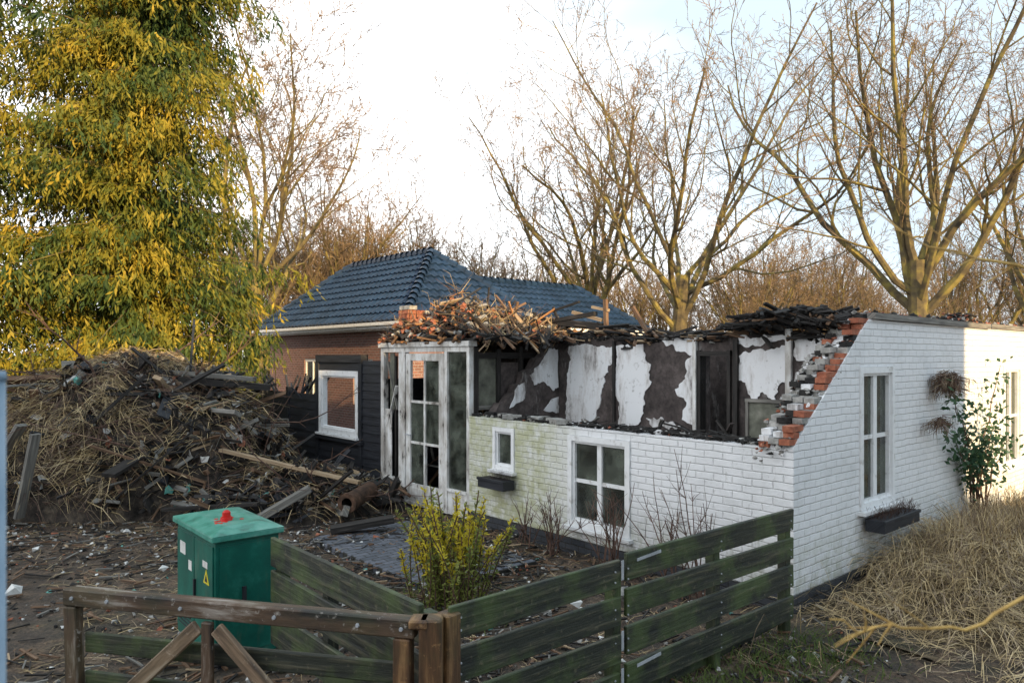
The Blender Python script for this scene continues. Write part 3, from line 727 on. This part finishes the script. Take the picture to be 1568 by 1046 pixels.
# long bare branches dumped on the heap
for i in range(70):
    x,y,h=pick(); p=Vector((x,y,h)); d=Vector((R.gauss(0,1),R.gauss(-.4,.8),R.uniform(-.2,.7))).normalized(); L=R.uniform(.6,2.0); pts=[p]
    for k in range(6): d=(d+rv(.25)).normalized(); pts.append(pts[-1]+d*L/6)
    r=R.uniform(.008,.022); mb.tube(pts,[r*(1-.7*k/6) for k in range(7)],4,2)
    for k in range(4):
        q=pts[R.randrange(2,6)]; dd=(d+rv(.8)).normalized(); l=R.uniform(.15,.5); mb.tube([q,q+dd*l],[r*.5,r*.2],3,2)
mb.obj('straw_and_twigs',[M_straw,M_straw2,M_twig],P,recalc=False)
mb=MB()
for i in range(950):
    x,y,h=pick(); p=Vector((x,y,h+.07)); s=R.uniform(.03,.10)*(2.0 if R.random()<.07 else 1)
    n=6; b=len(mb.v); ax=rv().normalized(); bx=ax.cross(rv()).normalized()
    for k in range(n):
        t=2*math.pi*k/n; q=p+(ax*math.cos(t)+bx*math.sin(t))*s*R.uniform(.5,1.2)+rv(s*.3); mb.v.append(tuple(q))
    c=len(mb.v); mb.v.append(tuple(p+rv(s*.5)))
    mt=R.choices([0,1,2,3,4],[3.4,.9,5,2,.4])[0]
    for k in range(n): mb.face([b+k,b+(k+1)%n,c],mt)
mb.obj('scraps',[M_litterw,M_teal,M_soot,M_mortar,M_brick],P,recalc=False)
mb=MB()
pc=Vector((-2.35,10.35,.30)); pd=Vector((.18,.75,.05))
for (ra,rb,m0) in ((.13,.13,0),(.08,.08,1)):
    mb.tube([pc,pc+pd],[ra,rb],20,m0)
b=len(mb.v); dn=pd.normalized(); ax=dn.cross(Vector((0,0,1))).normalized(); bx=dn.cross(ax)
for k in range(20):
    t=2*math.pi*k/20
    for r in (.145,.08): q=pc-dn*.02+ax*math.cos(t)*r+bx*math.sin(t)*r; mb.v.append(tuple(q))
for k in range(20):
    k2=(k+1)%20; mb.face([b+2*k,b+2*k2,b+2*k2+1,b+2*k+1],0)
mb.tube([pc-dn*.02,pc+dn*.05],[.145,.145],20,0)
M_rust=simple('rusty_iron',[(.3,(.03,.02,.015)),(.6,(.10,.055,.035)),(.8,(.2,.12,.08))],9,.8,.5)
mb.obj('rusty_pipe',[M_rust,M_char],P)

# ground litter
G=MB()
for i in range(10500):
    if R.random()<.8: x=R.uniform(-9,0.5); y=R.uniform(5,11.5)
    else: x=R.uniform(-1.8,3); y=R.uniform(4.2,10)
    rel=Vector((x,y,0))-C; s_=rel.dot(V); t_=rel.dot(U)
    if s_>-.1 and t_>-.1: continue
    if x<-3 and y<8.3 and R.random()<.6: continue
    z=gz(x,y)+(.05 if (-2.8<x<.2 and 7.3<y<10) else 0)
    k=R.random()
    if k<.5:
        a=R.uniform(0,6.28); L=R.uniform(.03,.3); w_=R.uniform(.005,.025); d=Vector((math.cos(a),math.sin(a),R.uniform(-.1,.2)))*L/2; p=Vector((x,y,z+.025))
        G.beam(p-d,p+d,w_,w_*.6,R.choices([0,1,2,3],[6,3,1.6,.4])[0])
    else:
        s=R.uniform(.008,.035)*(1.9 if R.random()<.06 else 1)
        G.chunk((x,y,z+s*.3),s,R.choices([4,5,6,7,8],[1.5,.2,4,2.4,.6])[0])
G.chunk((-5.0,7.3,.05),.12,4); G.chunk((-3.9,8.1,.03),.06,4); G.chunk((.6,6.8,.1),.09,4); G.chunk((1.1,7.2,.05),.1,7)
G.obj('ground_rubble',[M_char,M_brown,M_greyw,M_pale,M_litterw,M_teal,M_soot,M_mortar,M_brick],recalc=False)

def strands(mb,fn,n,L0,L1,w0,w1,mats,lift=.5):
    for i in range(n):
        r=fn()
        if r is None: continue
        p,d=r
        L=R.uniform(L0,L1); q=p+d*L*.4; q2=p+d*L*.75+Vector((0,0,-L*.12*lift)); q3=p+d*L*.95+Vector((0,0,-L*.35*lift))
        sd_=d.cross(Vector((R.uniform(-.4,.4),R.uniform(-.4,.4),1))).normalized()
        mb.ribbon([p,q,q2,q3],R.uniform(w0,w1),sd_,R.choice(mats))
def low():
    x=R.uniform(-9,4.5) ; y=R.uniform(4,11)
    rel=Vector((x,y,0))-C
    if rel.dot(V)>-.05 and rel.dot(U)>-.05: return None
    if noise.noise(Vector((x*.7,y*.7,2)))<-.1: return None
    a=R.uniform(0,6.28); return Vector((x,y,gz(x,y)+.01)),Vector((math.cos(a),math.sin(a),R.uniform(0,.3)))
mb=MB(); strands(mb,low,14000,.08,.3,.002,.004,[0,1,2]); mb.obj('dead_grass_litter',[M_straw,M_straw2,M_twig],recalc=False)
def hump(s,t):
    return .38*max(0,1-((s-3.6)/3.4)**2)*max(0,1-((t+.85)/1.15)**2)*(1+.6*noise.noise(Vector((s*1.4,t*1.4,8))))+.1*max(0,noise.noise(Vector((s*2,t*2,0))))
mb=MB()
nx,ny=50,26
for j in range(ny+1):
    for i in range(nx+1):
        s=-.2+9*i/nx; t=-.04-3.2*j/ny; p=loc2w(s,t); mb.v.append((p.x,p.y,hump(s,t)-.03+gz(p.x,p.y)))
for j in range(ny):
    for i in range(nx):
        a=j*(nx+1)+i; mb.face([a,a+nx+1,a+nx+2,a+1])
def reed():
    s=R.uniform(-.1,8.5); t=-R.uniform(.05,3.0)
    if R.random()>max(.18,hump(s,t)/.38+.15): return None
    p=loc2w(s,t); p.z=hump(s,t)+gz(p.x,p.y)+R.uniform(-.06,.05)
    k=noise.noise(Vector((s*1.3,t*1.3,4)))*3.2
    a=R.gauss(-2.2+k,.7); d=Vector((math.cos(a),math.sin(a),R.uniform(-.1,.6))); return p,d
strands(mb,reed,34000,.2,.75,.0022,.0055,[1,1,2],1.0)
def tall():
    s=R.gauss(3.4,1.4); t=-R.uniform(.25,1.1)
    p=loc2w(s,t); p.z=hump(s,t); return p,Vector((R.gauss(0,.35),R.gauss(0,.35),1))
strands(mb,tall,1300,.3,.65,.002,.004,[1,2],1.5)
M_mat=simple('straw_bed',[(.3,(.04,.03,.018)),(.6,(.15,.11,.065))],12,.95,.9)
mb.obj('straw_heap',[M_mat,M_straw,M_straw2],recalc=False)
def gr():
    c=R.choice([(2.0,5.7,.25),(2.5,5.9,.25),(1.5,5.2,.2),(-.5,7.1,.35),(.2,4.9,.2)])
    x=R.gauss(c[0],c[2]); y=R.gauss(c[1],c[2])
    rel=Vector((x,y,0))-C
    if rel.dot(V)>-.05 and rel.dot(U)>-.05: return None
    a=R.uniform(0,6.28); return Vector((x,y,gz(x,y))),Vector((math.cos(a)*.6,math.sin(a)*.6,R.uniform(.4,1)))
mb=MB(); strands(mb,gr,2600,.05,.16,.003,.005,[0]); mb.obj('grass_tufts',[M_grass],recalc=False)

# ------------------------------------------------------------------ fences
F=empty('board_fence',(-.367,3.92,0),math.atan2(.652,.759))
mb=MB()
for k,(za,zb) in enumerate(((.855,1.04),(.61,.795),(.36,.55),(.09,.29))):
    mb.box((.73,-.0,(za+zb)/2),(1.40,.032,zb-za),(R.uniform(-.03,.03),R.uniform(-.008,.008),R.uniform(-.01,.01)),0)
    mb.box((2.6,-.0,(za+zb)/2+.03),(2.22,.032,zb-za),(R.uniform(-.03,.03),R.uniform(-.008,.008),0),0)
mb.beam((1.5,.11,.03),(3.7,.11,.12),.04,.16,0)
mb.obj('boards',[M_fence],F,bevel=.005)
mb=MB()
for x in (1.43,2.6,3.68): mb.box((x,.06,.48),(.085,.085,1.0),(0,R.uniform(-.02,.02),0),0)
mb.box((0.03,.0,.5),(.10,.10,1.02),(0,0,.1),1)
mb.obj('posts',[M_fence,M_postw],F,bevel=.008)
mb=MB()
for z in (.97,.5,.25): mb.box((1.44,-.020,z),(.024,.004,.13),None,0)
mb.box((1.72,-.020,.3),(.26,.004,.022),(0,-.06,0),0); mb.box((1.72,-.020,1.02),(.26,.004,.02),(0,-.06,0),0)
for z in (.97,.9,.72,.66,.5,.42,.25,.15):
    for x in (.1,1.37,1.5,2.6,3.66): mb.tube([Vector((x,-.016,z)),Vector((x,-.022,z))],[.007,.006],6,0,True)
mb.obj('metal_straps',[M_metal],F)

F=empty('inner_fence',(-.5,4.02,0),ANG+math.pi/2)
mb=MB()
for (za,zb) in ((.80,1.02),(.52,.76),(.2,.46)): mb.box((1.02,.0,(za+zb)/2),(2.04,.035,zb-za),(0,R.uniform(-.006,.006),0),0)
for x in (.02,1.2,1.98): mb.box((x,-.06,.48),(.09,.08,.98),None,0)
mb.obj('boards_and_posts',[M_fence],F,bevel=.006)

F=empty('wooden_gate',(-.53,3.86,0),math.atan2(.234,-.972))
mb=MB()
Lg=2.2
mb.box((Lg/2,0,.955),(Lg+.04,.07,.10),None,0)
mb.box((Lg/2,-.045,.985),(Lg,.03,.035),None,0)
mb.box((.05,0,.45),(.10,.068,.9),None,3); mb.box((Lg-.04,0,.45),(.09,.068,.9),(0,.03,0),0)
for z in (.69,.45,.2): mb.box((Lg/2,-.02,z),(Lg-.2,.025,.12),(0,R.uniform(-.01,.01),0),1)
mb.box((1.21,0.05,.46),(.07,.035,.88),None,0)
mb.beam((1.15,.055,.87),(.35,.055,.12),.035,.085,2); mb.beam((1.27,.055,.87),(2.1,.055,.12),.035,.085,2)
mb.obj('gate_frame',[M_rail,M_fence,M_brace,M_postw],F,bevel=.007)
mb=MB()
for x in (.05,.3,.8,1.4,1.9,2.15):
    mb.tube([Vector((x,.034,.955)),Vector((x,.044,.955))],[.012,.010],8,0,True)
mb.obj('bolts',[M_metal],F)
mb=MB(); mb.box((-.10,-.02,.5),(.12,.12,1.03),(0,0,.2),0); mb.box((-.04,.0,.99),(.1,.12,.05),(0,0,.2),0)
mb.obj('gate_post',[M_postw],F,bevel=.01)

# ------------------------------------------------------------------ green cabinet
K=empty('green_utility_cabinet',(-2.27,5.55,0),ANG)
m,nt,bs,out=base('green_enamel')
n=noise_n(nt,coord(nt),4,6,.7); n2=noise_n(nt,coord(nt),25,3,.5); n3=noise_n(nt,coord(nt,'Object',(1,1,.2)),9,6,.75)
c=ramp(nt,n,[(.3,(.003,.07,.055)),(.55,(.005,.115,.085)),(.68,(.02,.17,.13)),(.8,(.12,.22,.17))])
c=mix(nt,ramp(nt,n3,[(.56,(0,0,0)),(.70,(.5,.5,.5))]),c,(.10,.13,.09))
nt.links.new(c,bs.inputs['Base Color']); bs.inputs['Roughness'].default_value=.38; bump(nt,n2,bs,.12,.004); M_enam=m
M_lid=simple('lid_green',[(.3,(.03,.13,.10)),(.45,(.05,.25,.19)),(.6,(.10,.31,.25)),(.75,(.30,.42,.36))],7,.4,.1,detail=6)
M_red=simple('red_lens',[(.3,(.45,.01,.01)),(.7,(.7,.03,.02))],8,.35,0)
M_yel=simple('yellow_sticker',[(.3,(.6,.5,.02)),(.7,(.75,.62,.05))],8,.5,0)
mb=MB()
wx,wy=.50,.93
mb.rbox(0,wx,0,wy,.04,.97,0); mb.rbox(.03,wx-.03,.03,wy-.03,-.05,.04,4)
mb.rbox(.03,wx-.03,-.012,-.001,.09,.93,0)
mb.rbox(-.012,-.001,.03,.455,.09,.93,0); mb.rbox(-.012,-.001,.47,wy-.03,.09,.93,0)
mb.rbox(.20,.23,-.03,-.013,.45,.6,4); mb.rbox(-.03,-.013,.42,.44,.45,.6,4)
for z in (.2,.8): mb.rbox(wx-.05,wx-.02,-.022,-.013,z,z+.07,4)
for k in range(4): mb.rbox(-.018,-.0125,.55,.85,.15+k*.03,.16+k*.03,4)
mb.rbox(-.015,-.0125,.68,.82,.74,.84,3); mb.rbox(-.015,-.0125,.52,.60,.64,.72,3)
mb.rbox(-.015,-.0125,.14,.25,.74,.79,3)
mb.prism([(.10,.62),(.23,.62),(.165,.735)],-.0155,-.0125,'y',5); mb.prism([(.13,.635),(.20,.635),(.165,.70)],-.0165,-.0157,'y',4)
lid=MB()
o=.035
lid.rbox(-o,wx+o,-o,wy+o,.972,1.02,0)
b=len(lid.v)
for q in ((-o,-o,1.021),(wx+o,-o,1.021),(wx+o,wy+o,1.021),(-o,wy+o,1.021),(.1,.12,1.06),(wx-.1,.12,1.06),(wx-.1,wy-.12,1.06),(.1,wy-.12,1.06)): lid.v.append(q)
for f in ((0,1,5,4),(1,2,6,5),(2,3,7,6),(3,0,4,7),(4,5,6,7)): lid.face([b+i for i in f],0)
lid.obj('cabinet_lid',[M_lid],K,bevel=.008)
mb.obj('cabinet_body',[M_enam,M_lid,M_red,M_litterw,M_black,M_yel],K,bevel=.004)
mb=MB()
cx,cy=.2,.33
mb.tube([Vector((cx,cy,1.055)),Vector((cx,cy,1.085))],[.05,.045],16,0,True)
mb.tube([Vector((cx,cy,1.085)),Vector((cx,cy,1.125)),Vector((cx,cy,1.14))],[.034,.032,.016],16,0,True)
for i in range(9):
    a=R.uniform(0,6.28); r=R.uniform(.05,.12); mb.tube([Vector((cx+math.cos(a)*r,cy+math.sin(a)*r,1.055)),Vector((cx+math.cos(a)*r,cy+math.sin(a)*r,1.063))],[.02,.016],8,0,True)
mb.obj('red_lamp',[M_red],K,smooth=False)

mb=MB(); mb.tube([Vector((-.880,1.23,-.05)),Vector((-.860,1.2,2.36))],[.019,.019],14,0,True); mb.tube([Vector((-.860,1.2,2.36)),Vector((-.860,1.2,2.375))],[.022,.018],14,0,True)
mb.obj('fence_pole',[simple('blue_grey_steel',[(.3,(.22,.32,.42)),(.7,(.35,.45,.55))],8,.45,0)],smooth=True)
def branch(name,pts,r0,mat,forks=6):
    mb=MB(); pts=[Vector(p) for p in pts]
    fine=[]
    for a,b in zip(pts,pts[1:]):
        for k in range(4): fine.append(a.lerp(b,k/4)+rv(.009))
    fine.append(pts[-1])
    n=len(fine); mb.tube(fine,[r0*(1-.8*i/n) for i in range(n)],6)
    for k in range(forks):
        i=R.randrange(n//3,n-1); d=(fine[i+1]-fine[i]).normalized(); d=(d+rv(.7)).normalized(); L=R.uniform(.05,.16)
        mb.tube([fine[i],fine[i]+d*L*.5,fine[i]+d*L+rv(.01)],[r0*.4,r0*.3,r0*.15],4)
    mb.obj(name,[mat],smooth=True,recalc=False)
M_ytw=simple('yellow_bramble_stem',[(.3,(.30,.17,.05)),(.7,(.66,.44,.14))],14,.7,0)
branch('bramble_stem',[(1.75,1.45,0),(1.62,1.5,1.0),(1.38,1.6,1.78),(1.13,1.6,1.86),(1.0,1.6,1.80),(.86,1.6,1.805),(.78,1.6,1.79),(.70,1.6,1.82)],.0065,M_ytw,9)
branch('bramble_stem',[(2.2,1.9,0),(2.1,2.0,1.6),(1.6,2.0,2.6),(1.33,2.0,2.66),(1.18,2.0,2.69),(1.05,2.0,2.75)],.0075,M_ytw,10)

# ------------------------------------------------------------------ shrubs
def shrub(name,x,y,n,h,spread,mat):
    mb=MB()
    for i in range(n):
        p=Vector((R.gauss(0,.08),R.gauss(0,.08),0)); d=Vector((R.gauss(0,spread),R.gauss(0,spread),1)).normalized(); L=h*R.uniform(.5,1)
        pts=[p]; 
        for k in range(6): d=(d+rv(.12)).normalized(); pts.append(pts[-1]+d*L/6)
        mb.tube(pts,[.009*(1-.7*k/6) for k in range(7)],4)
        for k in range(5):
            q=pts[R.randrange(2,6)]; dd=(d+rv(.8)).normalized(); l=R.uniform(.08,.35); mb.tube([q,q+dd*l*.5+rv(.02),q+dd*l],[.004,.003,.0015],3)
    o=mb.obj(name,[mat],recalc=False); o.location=(x,y,0)
for (s,t,n,h) in ((-.35,1.9,14,1.2),(-.3,1.2,10,1.45),(-.4,.75,9,1.6),(-.35,2.9,12,.95),(-.3,3.4,8,.7)):
    p=loc2w(s,t); shrub('bare_rose_bush',p.x,p.y,n,h,.3,M_twig)
mb=MB()
for i in range(85):
    p=Vector((R.gauss(0,.17),R.gauss(0,.15),0)); d=Vector((R.gauss(0,.22),R.gauss(0,.2),1)).normalized(); L=R.uniform(.5,1.12); pts=[p]
    for k in range(7): d=(d+rv(.1)).normalized(); pts.append(pts[-1]+d*L/7)
    mb.tube(pts,[.006]*8,4,2)
    top=R.random()<.7
    for k in range(1,8):
        for j in range(17 if k>4 else 8):
            q=pts[k-1].lerp(pts[k],R.random()); dd=(rv()+Vector((0,0,.6))).normalized(); sd_=dd.cross(rv()).normalized()
            mb.leaf(q,dd,sd_,R.uniform(.035,.075),.009,0 if (k>4 and top) else 1)  # upper leaves gold: sunlit tips put into the leaf colour
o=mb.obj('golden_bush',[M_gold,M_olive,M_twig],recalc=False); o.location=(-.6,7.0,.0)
mb=MB()
root=loc2w(4.7,-.18,.1)
stems=[]
for i in range(12):
    tgt=loc2w(R.uniform(2.7,6.0),-R.uniform(.06,.25),R.uniform(1.1,2.35)); p=root+Vector((R.uniform(-.1,.1),0,0)); n=9; pts=[]
    for k in range(n+1):
        f=k/n; q=p.lerp(tgt,f**1.3); q.z=p.z+(tgt.z-p.z)*(f**.7); pts.append(q+rv(.03))
    mb.tube(pts,[.014*(1-.75*k/n) for k in range(n+1)],5,1); stems.append(pts)
for i in range(950):
    st=R.choice(stems); k=R.randrange(4,9); q=st[k].lerp(st[k+1],R.random())+rv(.18); 
    rel=(q-C).dot(U)
    if rel>-.03: q-=U*(rel+.06)
    dd=(rv()+Vector((0,0,-.3))).normalized(); sd_=dd.cross(rv()).normalized(); mb.leaf(q,dd,sd_,R.uniform(.05,.11),R.uniform(.018,.03),0)
mb.obj('climbing_rose',[M_rose,M_twig],recalc=False)
mb=MB()
for (s,z,n,r) in ((3.45,2.10,900,.15),(3.2,1.62,200,.07)):
    c=loc2w(s,-.18,z)
    for i in range(n):
        v_=rv(); v_=v_.normalized()*r*R.random()**.5; p=c+v_; d=rv(); d.z=-abs(d.z)*.7; d.normalize(); q=p+d*R.uniform(.05,.2); mb.ribbon([p,q,q+Vector((0,0,-.06))],.004,rv().normalized(),R.choice([0,1]))
mb.obj('dry_plant_basket',[M_straw2,M_twig],recalc=False)

# ------------------------------------------------------------------ bare trees
def grow(mb,p,d,L,r,lvl,cfg):
    n=cfg['seg'][lvl]; pts=[p.copy()]; rs=[r]; tp=cfg['tip'][lvl]; dirs=[d]
    wd=cfg['wand'][lvl]; tr=cfg['trop'][lvl]
    for i in range(n):
        d=(d+rv(wd)+Vector((0,0,tr))).normalized(); p=p+d*(L/n); pts.append(p); rs.append(r*(1-(1-tp)*(i+1)/n)); dirs.append(d)
    mb.tube(pts,rs,cfg['sides'][lvl],0 if lvl<3 else 1)
    if lvl>=cfg['max']: return
    k=cfg['kids'][lvl]; s0=cfg['start'][lvl]; ph=R.random()*6.28
    for j in range(k):
        f=s0+(1-s0)*((j+R.uniform(.2,.8))/k); x=f*n; i=min(n-1,int(x)); q=pts[i].lerp(pts[i+1],x-i)
        dd=dirs[i+1]; a=dd.orthogonal().normalized(); ph+=2.4+R.uniform(-.4,.4)
        a=Matrix.Rotation(ph,3,dd)@a
        ang=R.uniform(*cfg['ang'][lvl]); nd=(dd*math.cos(ang)+a*math.sin(ang)).normalized()
        rr=rs[i]*(cfg['rr'][lvl])*R.uniform(.75,1.05); LL=L*cfg['lr'][lvl]*R.uniform(.65,1.1)*(1-.45*(f-s0)/(1-s0+.01) if lvl>0 else 1)
        grow(mb,q,nd,LL,max(rr,cfg['rmin']),lvl+1,cfg)
def cfg(kids,mx=5,ang0=(.35,.9),trop1=.10):
    return dict(seg=[6,11,8,5,4,2],tip=[.7,.22,.25,.3,.4,.4],wand=[.06,.20,.26,.30,.3,.3],trop=[.05,trop1,.09,.06,.04,.02],sides=[10,7,5,4,3,3],max=mx,rmin=.010,
        kids=kids,start=[.60,.20,.20,.2,.15,.1],ang=[ang0,(.4,.95),(.45,1.0),(.4,1.0),(.4,1.0),(.4,1)],rr=[.47,.50,.52,.5,.6,.6],lr=[1.9,.56,.54,.5,.5,.5])
def tree(name,x,y,trunkL,r,lean,kids,seed,ang0=(.35,.9),mx=5,lr0=1.9,trop1=.10,rmin=.010):
    global R
    R=random.Random(seed); mb=MB(); c=cfg(kids,mx,ang0,trop1=trop1); c['lr'][0]=lr0; c['rmin']=rmin
    grow(mb,Vector((0,0,-.1)),Vector((lean,0,1)).normalized(),trunkL,r,0,c)
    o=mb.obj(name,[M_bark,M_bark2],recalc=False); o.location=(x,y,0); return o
tree('oak_tree',6.35,28,5.6,.36,.0,[10,9,6,4,3],51,(.35,1.15),lr0=2.15,trop1=.07,rmin=.011)
tree('oak_tree',3.5,35,5.4,.38,-.04,[10,9,6,4,3],52,(.4,1.2),lr0=1.9,trop1=.06,rmin=.013)
tree('oak_tree',12.3,22,5.4,.36,.02,[11,9,7,4,3],71,(.2,.95),lr0=2.1,trop1=.10,rmin=.009)
tree('oak_tree',21.2,30,6.0,.33,.05,[8,8,6,4,3],15,lr0=1.9)
tree('bare_tree',-11.0,30,6.2,.34,.13,[10,9,7,5,4],61,(.25,.95),lr0=1.8,trop1=.09,rmin=.013)
tree('bare_tree',9.8,31,3.2,.2,.05,[7,8,6,4,3],23,(.3,1.0),lr0=1.7)
row=empty('distant_tree_row')
protos=[]
for k in range(3):
    R=random.Random(40+k); mb=MB(); c=cfg([8,8,6,5,3],4,(.3,.9)); c['lr'][0]=2.0; c['rr']=[.6,.5,.55,.8,.8,.7]
    grow(mb,Vector((0,0,-.1)),Vector((0,0,1)),2.6,.17,0,c)
    me=mb.obj('proto',[M_bark,M_bark2],row,recalc=False); protos.append(me.data); D.objects.remove(me)
R=random.Random(5)
for i in range(84):
    px=R.uniform(330,1650); Y=R.uniform(42,62); k=1.1
    if 44<i<60: px=R.uniform(1060,1500); Y=R.uniform(30,40); k=.62
    if i>=60: px=R.uniform(360,860); Y=R.uniform(38,52); k=1.25
    x=(px-784)/1110*Y
    o=D.objects.new('tree_%d'%i,R.choice(protos)); link(o,row); o.location=(x,Y,-.2); s=R.uniform(.85,1.4)*k; o.scale=(s,s,s*R.uniform(.9,1.1)); o.rotation_euler=(0,0,R.random()*6.28)
R=random.Random(31)
mb=MB()
for i in range(9000):
    x=R.uniform(-45,50); y=R.uniform(40,66); h=R.uniform(.5,2.6)+1.2*noise.noise(Vector((x*.2,y*.2,0)))
    p=Vector((x,y,R.uniform(0,max(.3,h)))); d=(rv()+Vector((0,0,.8))).normalized(); mb.leaf(p,d,d.cross(rv()).normalized(),R.uniform(.5,1.3),.05,R.choice([0,0,1]))
mb.obj('distant_hedge',[M_bark2,M_olive],recalc=False)

# ------------------------------------------------------------------ conifers
def conifer(name,x,y,Ht,Rm,seed,zb=1.0,dens=1.0):
    global R
    R=random.Random(seed); mb=MB()
    mb.tube([Vector((0,0,-.1)),Vector((0,0,Ht*.5)),Vector((0,0,Ht))],[.3,.18,.02],8,1)
    z=zb
    while z<min(Ht-.3,13.5):
        f=(z-zb)/(Ht-zb); Rr=Rm*(1-f)**.55*R.uniform(.8,1.08)+.2
        for k in range(7):
            a=R.uniform(0,6.28); L=Rr*R.uniform(.5,1.12); dirh=Vector((math.cos(a),math.sin(a),0)); pts=[]
            if math.sin(a)>.35 and R.random()<.5: continue
            n=9; zz=z+R.uniform(-.35,.35); up=R.uniform(.05,.4)
            for i in range(n+1):
                g=i/n; pts.append(Vector((0,0,zz))+dirh*L*g+Vector((0,0,L*(up*g-.50*g*g+.14*g**4)))+rv(.05))
            mb.tube(pts,[.035*(1-.85*i/n) for i in range(n+1)],3,1)
            side=dirh.cross(Vector((0,0,1)))
            for i in range(1,n+1):
                for s in range(int((3.3+L*1.0)*dens)):
                    q=pts[i-1].lerp(pts[i],R.random())+side*R.gauss(0,.14+.10*L)
                    hang=R.uniform(.2,.9); d0=(dirh*R.uniform(0,.6)+side*R.uniform(-.35,.35)+Vector((0,0,-1))).normalized()
                    for u in range(8):
                        c=q+d0*hang*(u/8)
                        d2=(d0*.9+rv(.6)).normalized(); mb.leaf(c,d2,d2.cross(rv()).normalized(),R.uniform(.10,.24),R.uniform(.014,.030),0)
        z+=.30+.10*f
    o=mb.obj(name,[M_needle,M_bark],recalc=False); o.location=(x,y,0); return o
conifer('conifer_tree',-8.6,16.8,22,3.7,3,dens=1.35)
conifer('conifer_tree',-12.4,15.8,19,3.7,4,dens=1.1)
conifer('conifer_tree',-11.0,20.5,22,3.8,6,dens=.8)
print('faces',sum(len(m.polygons) for m in D.meshes))
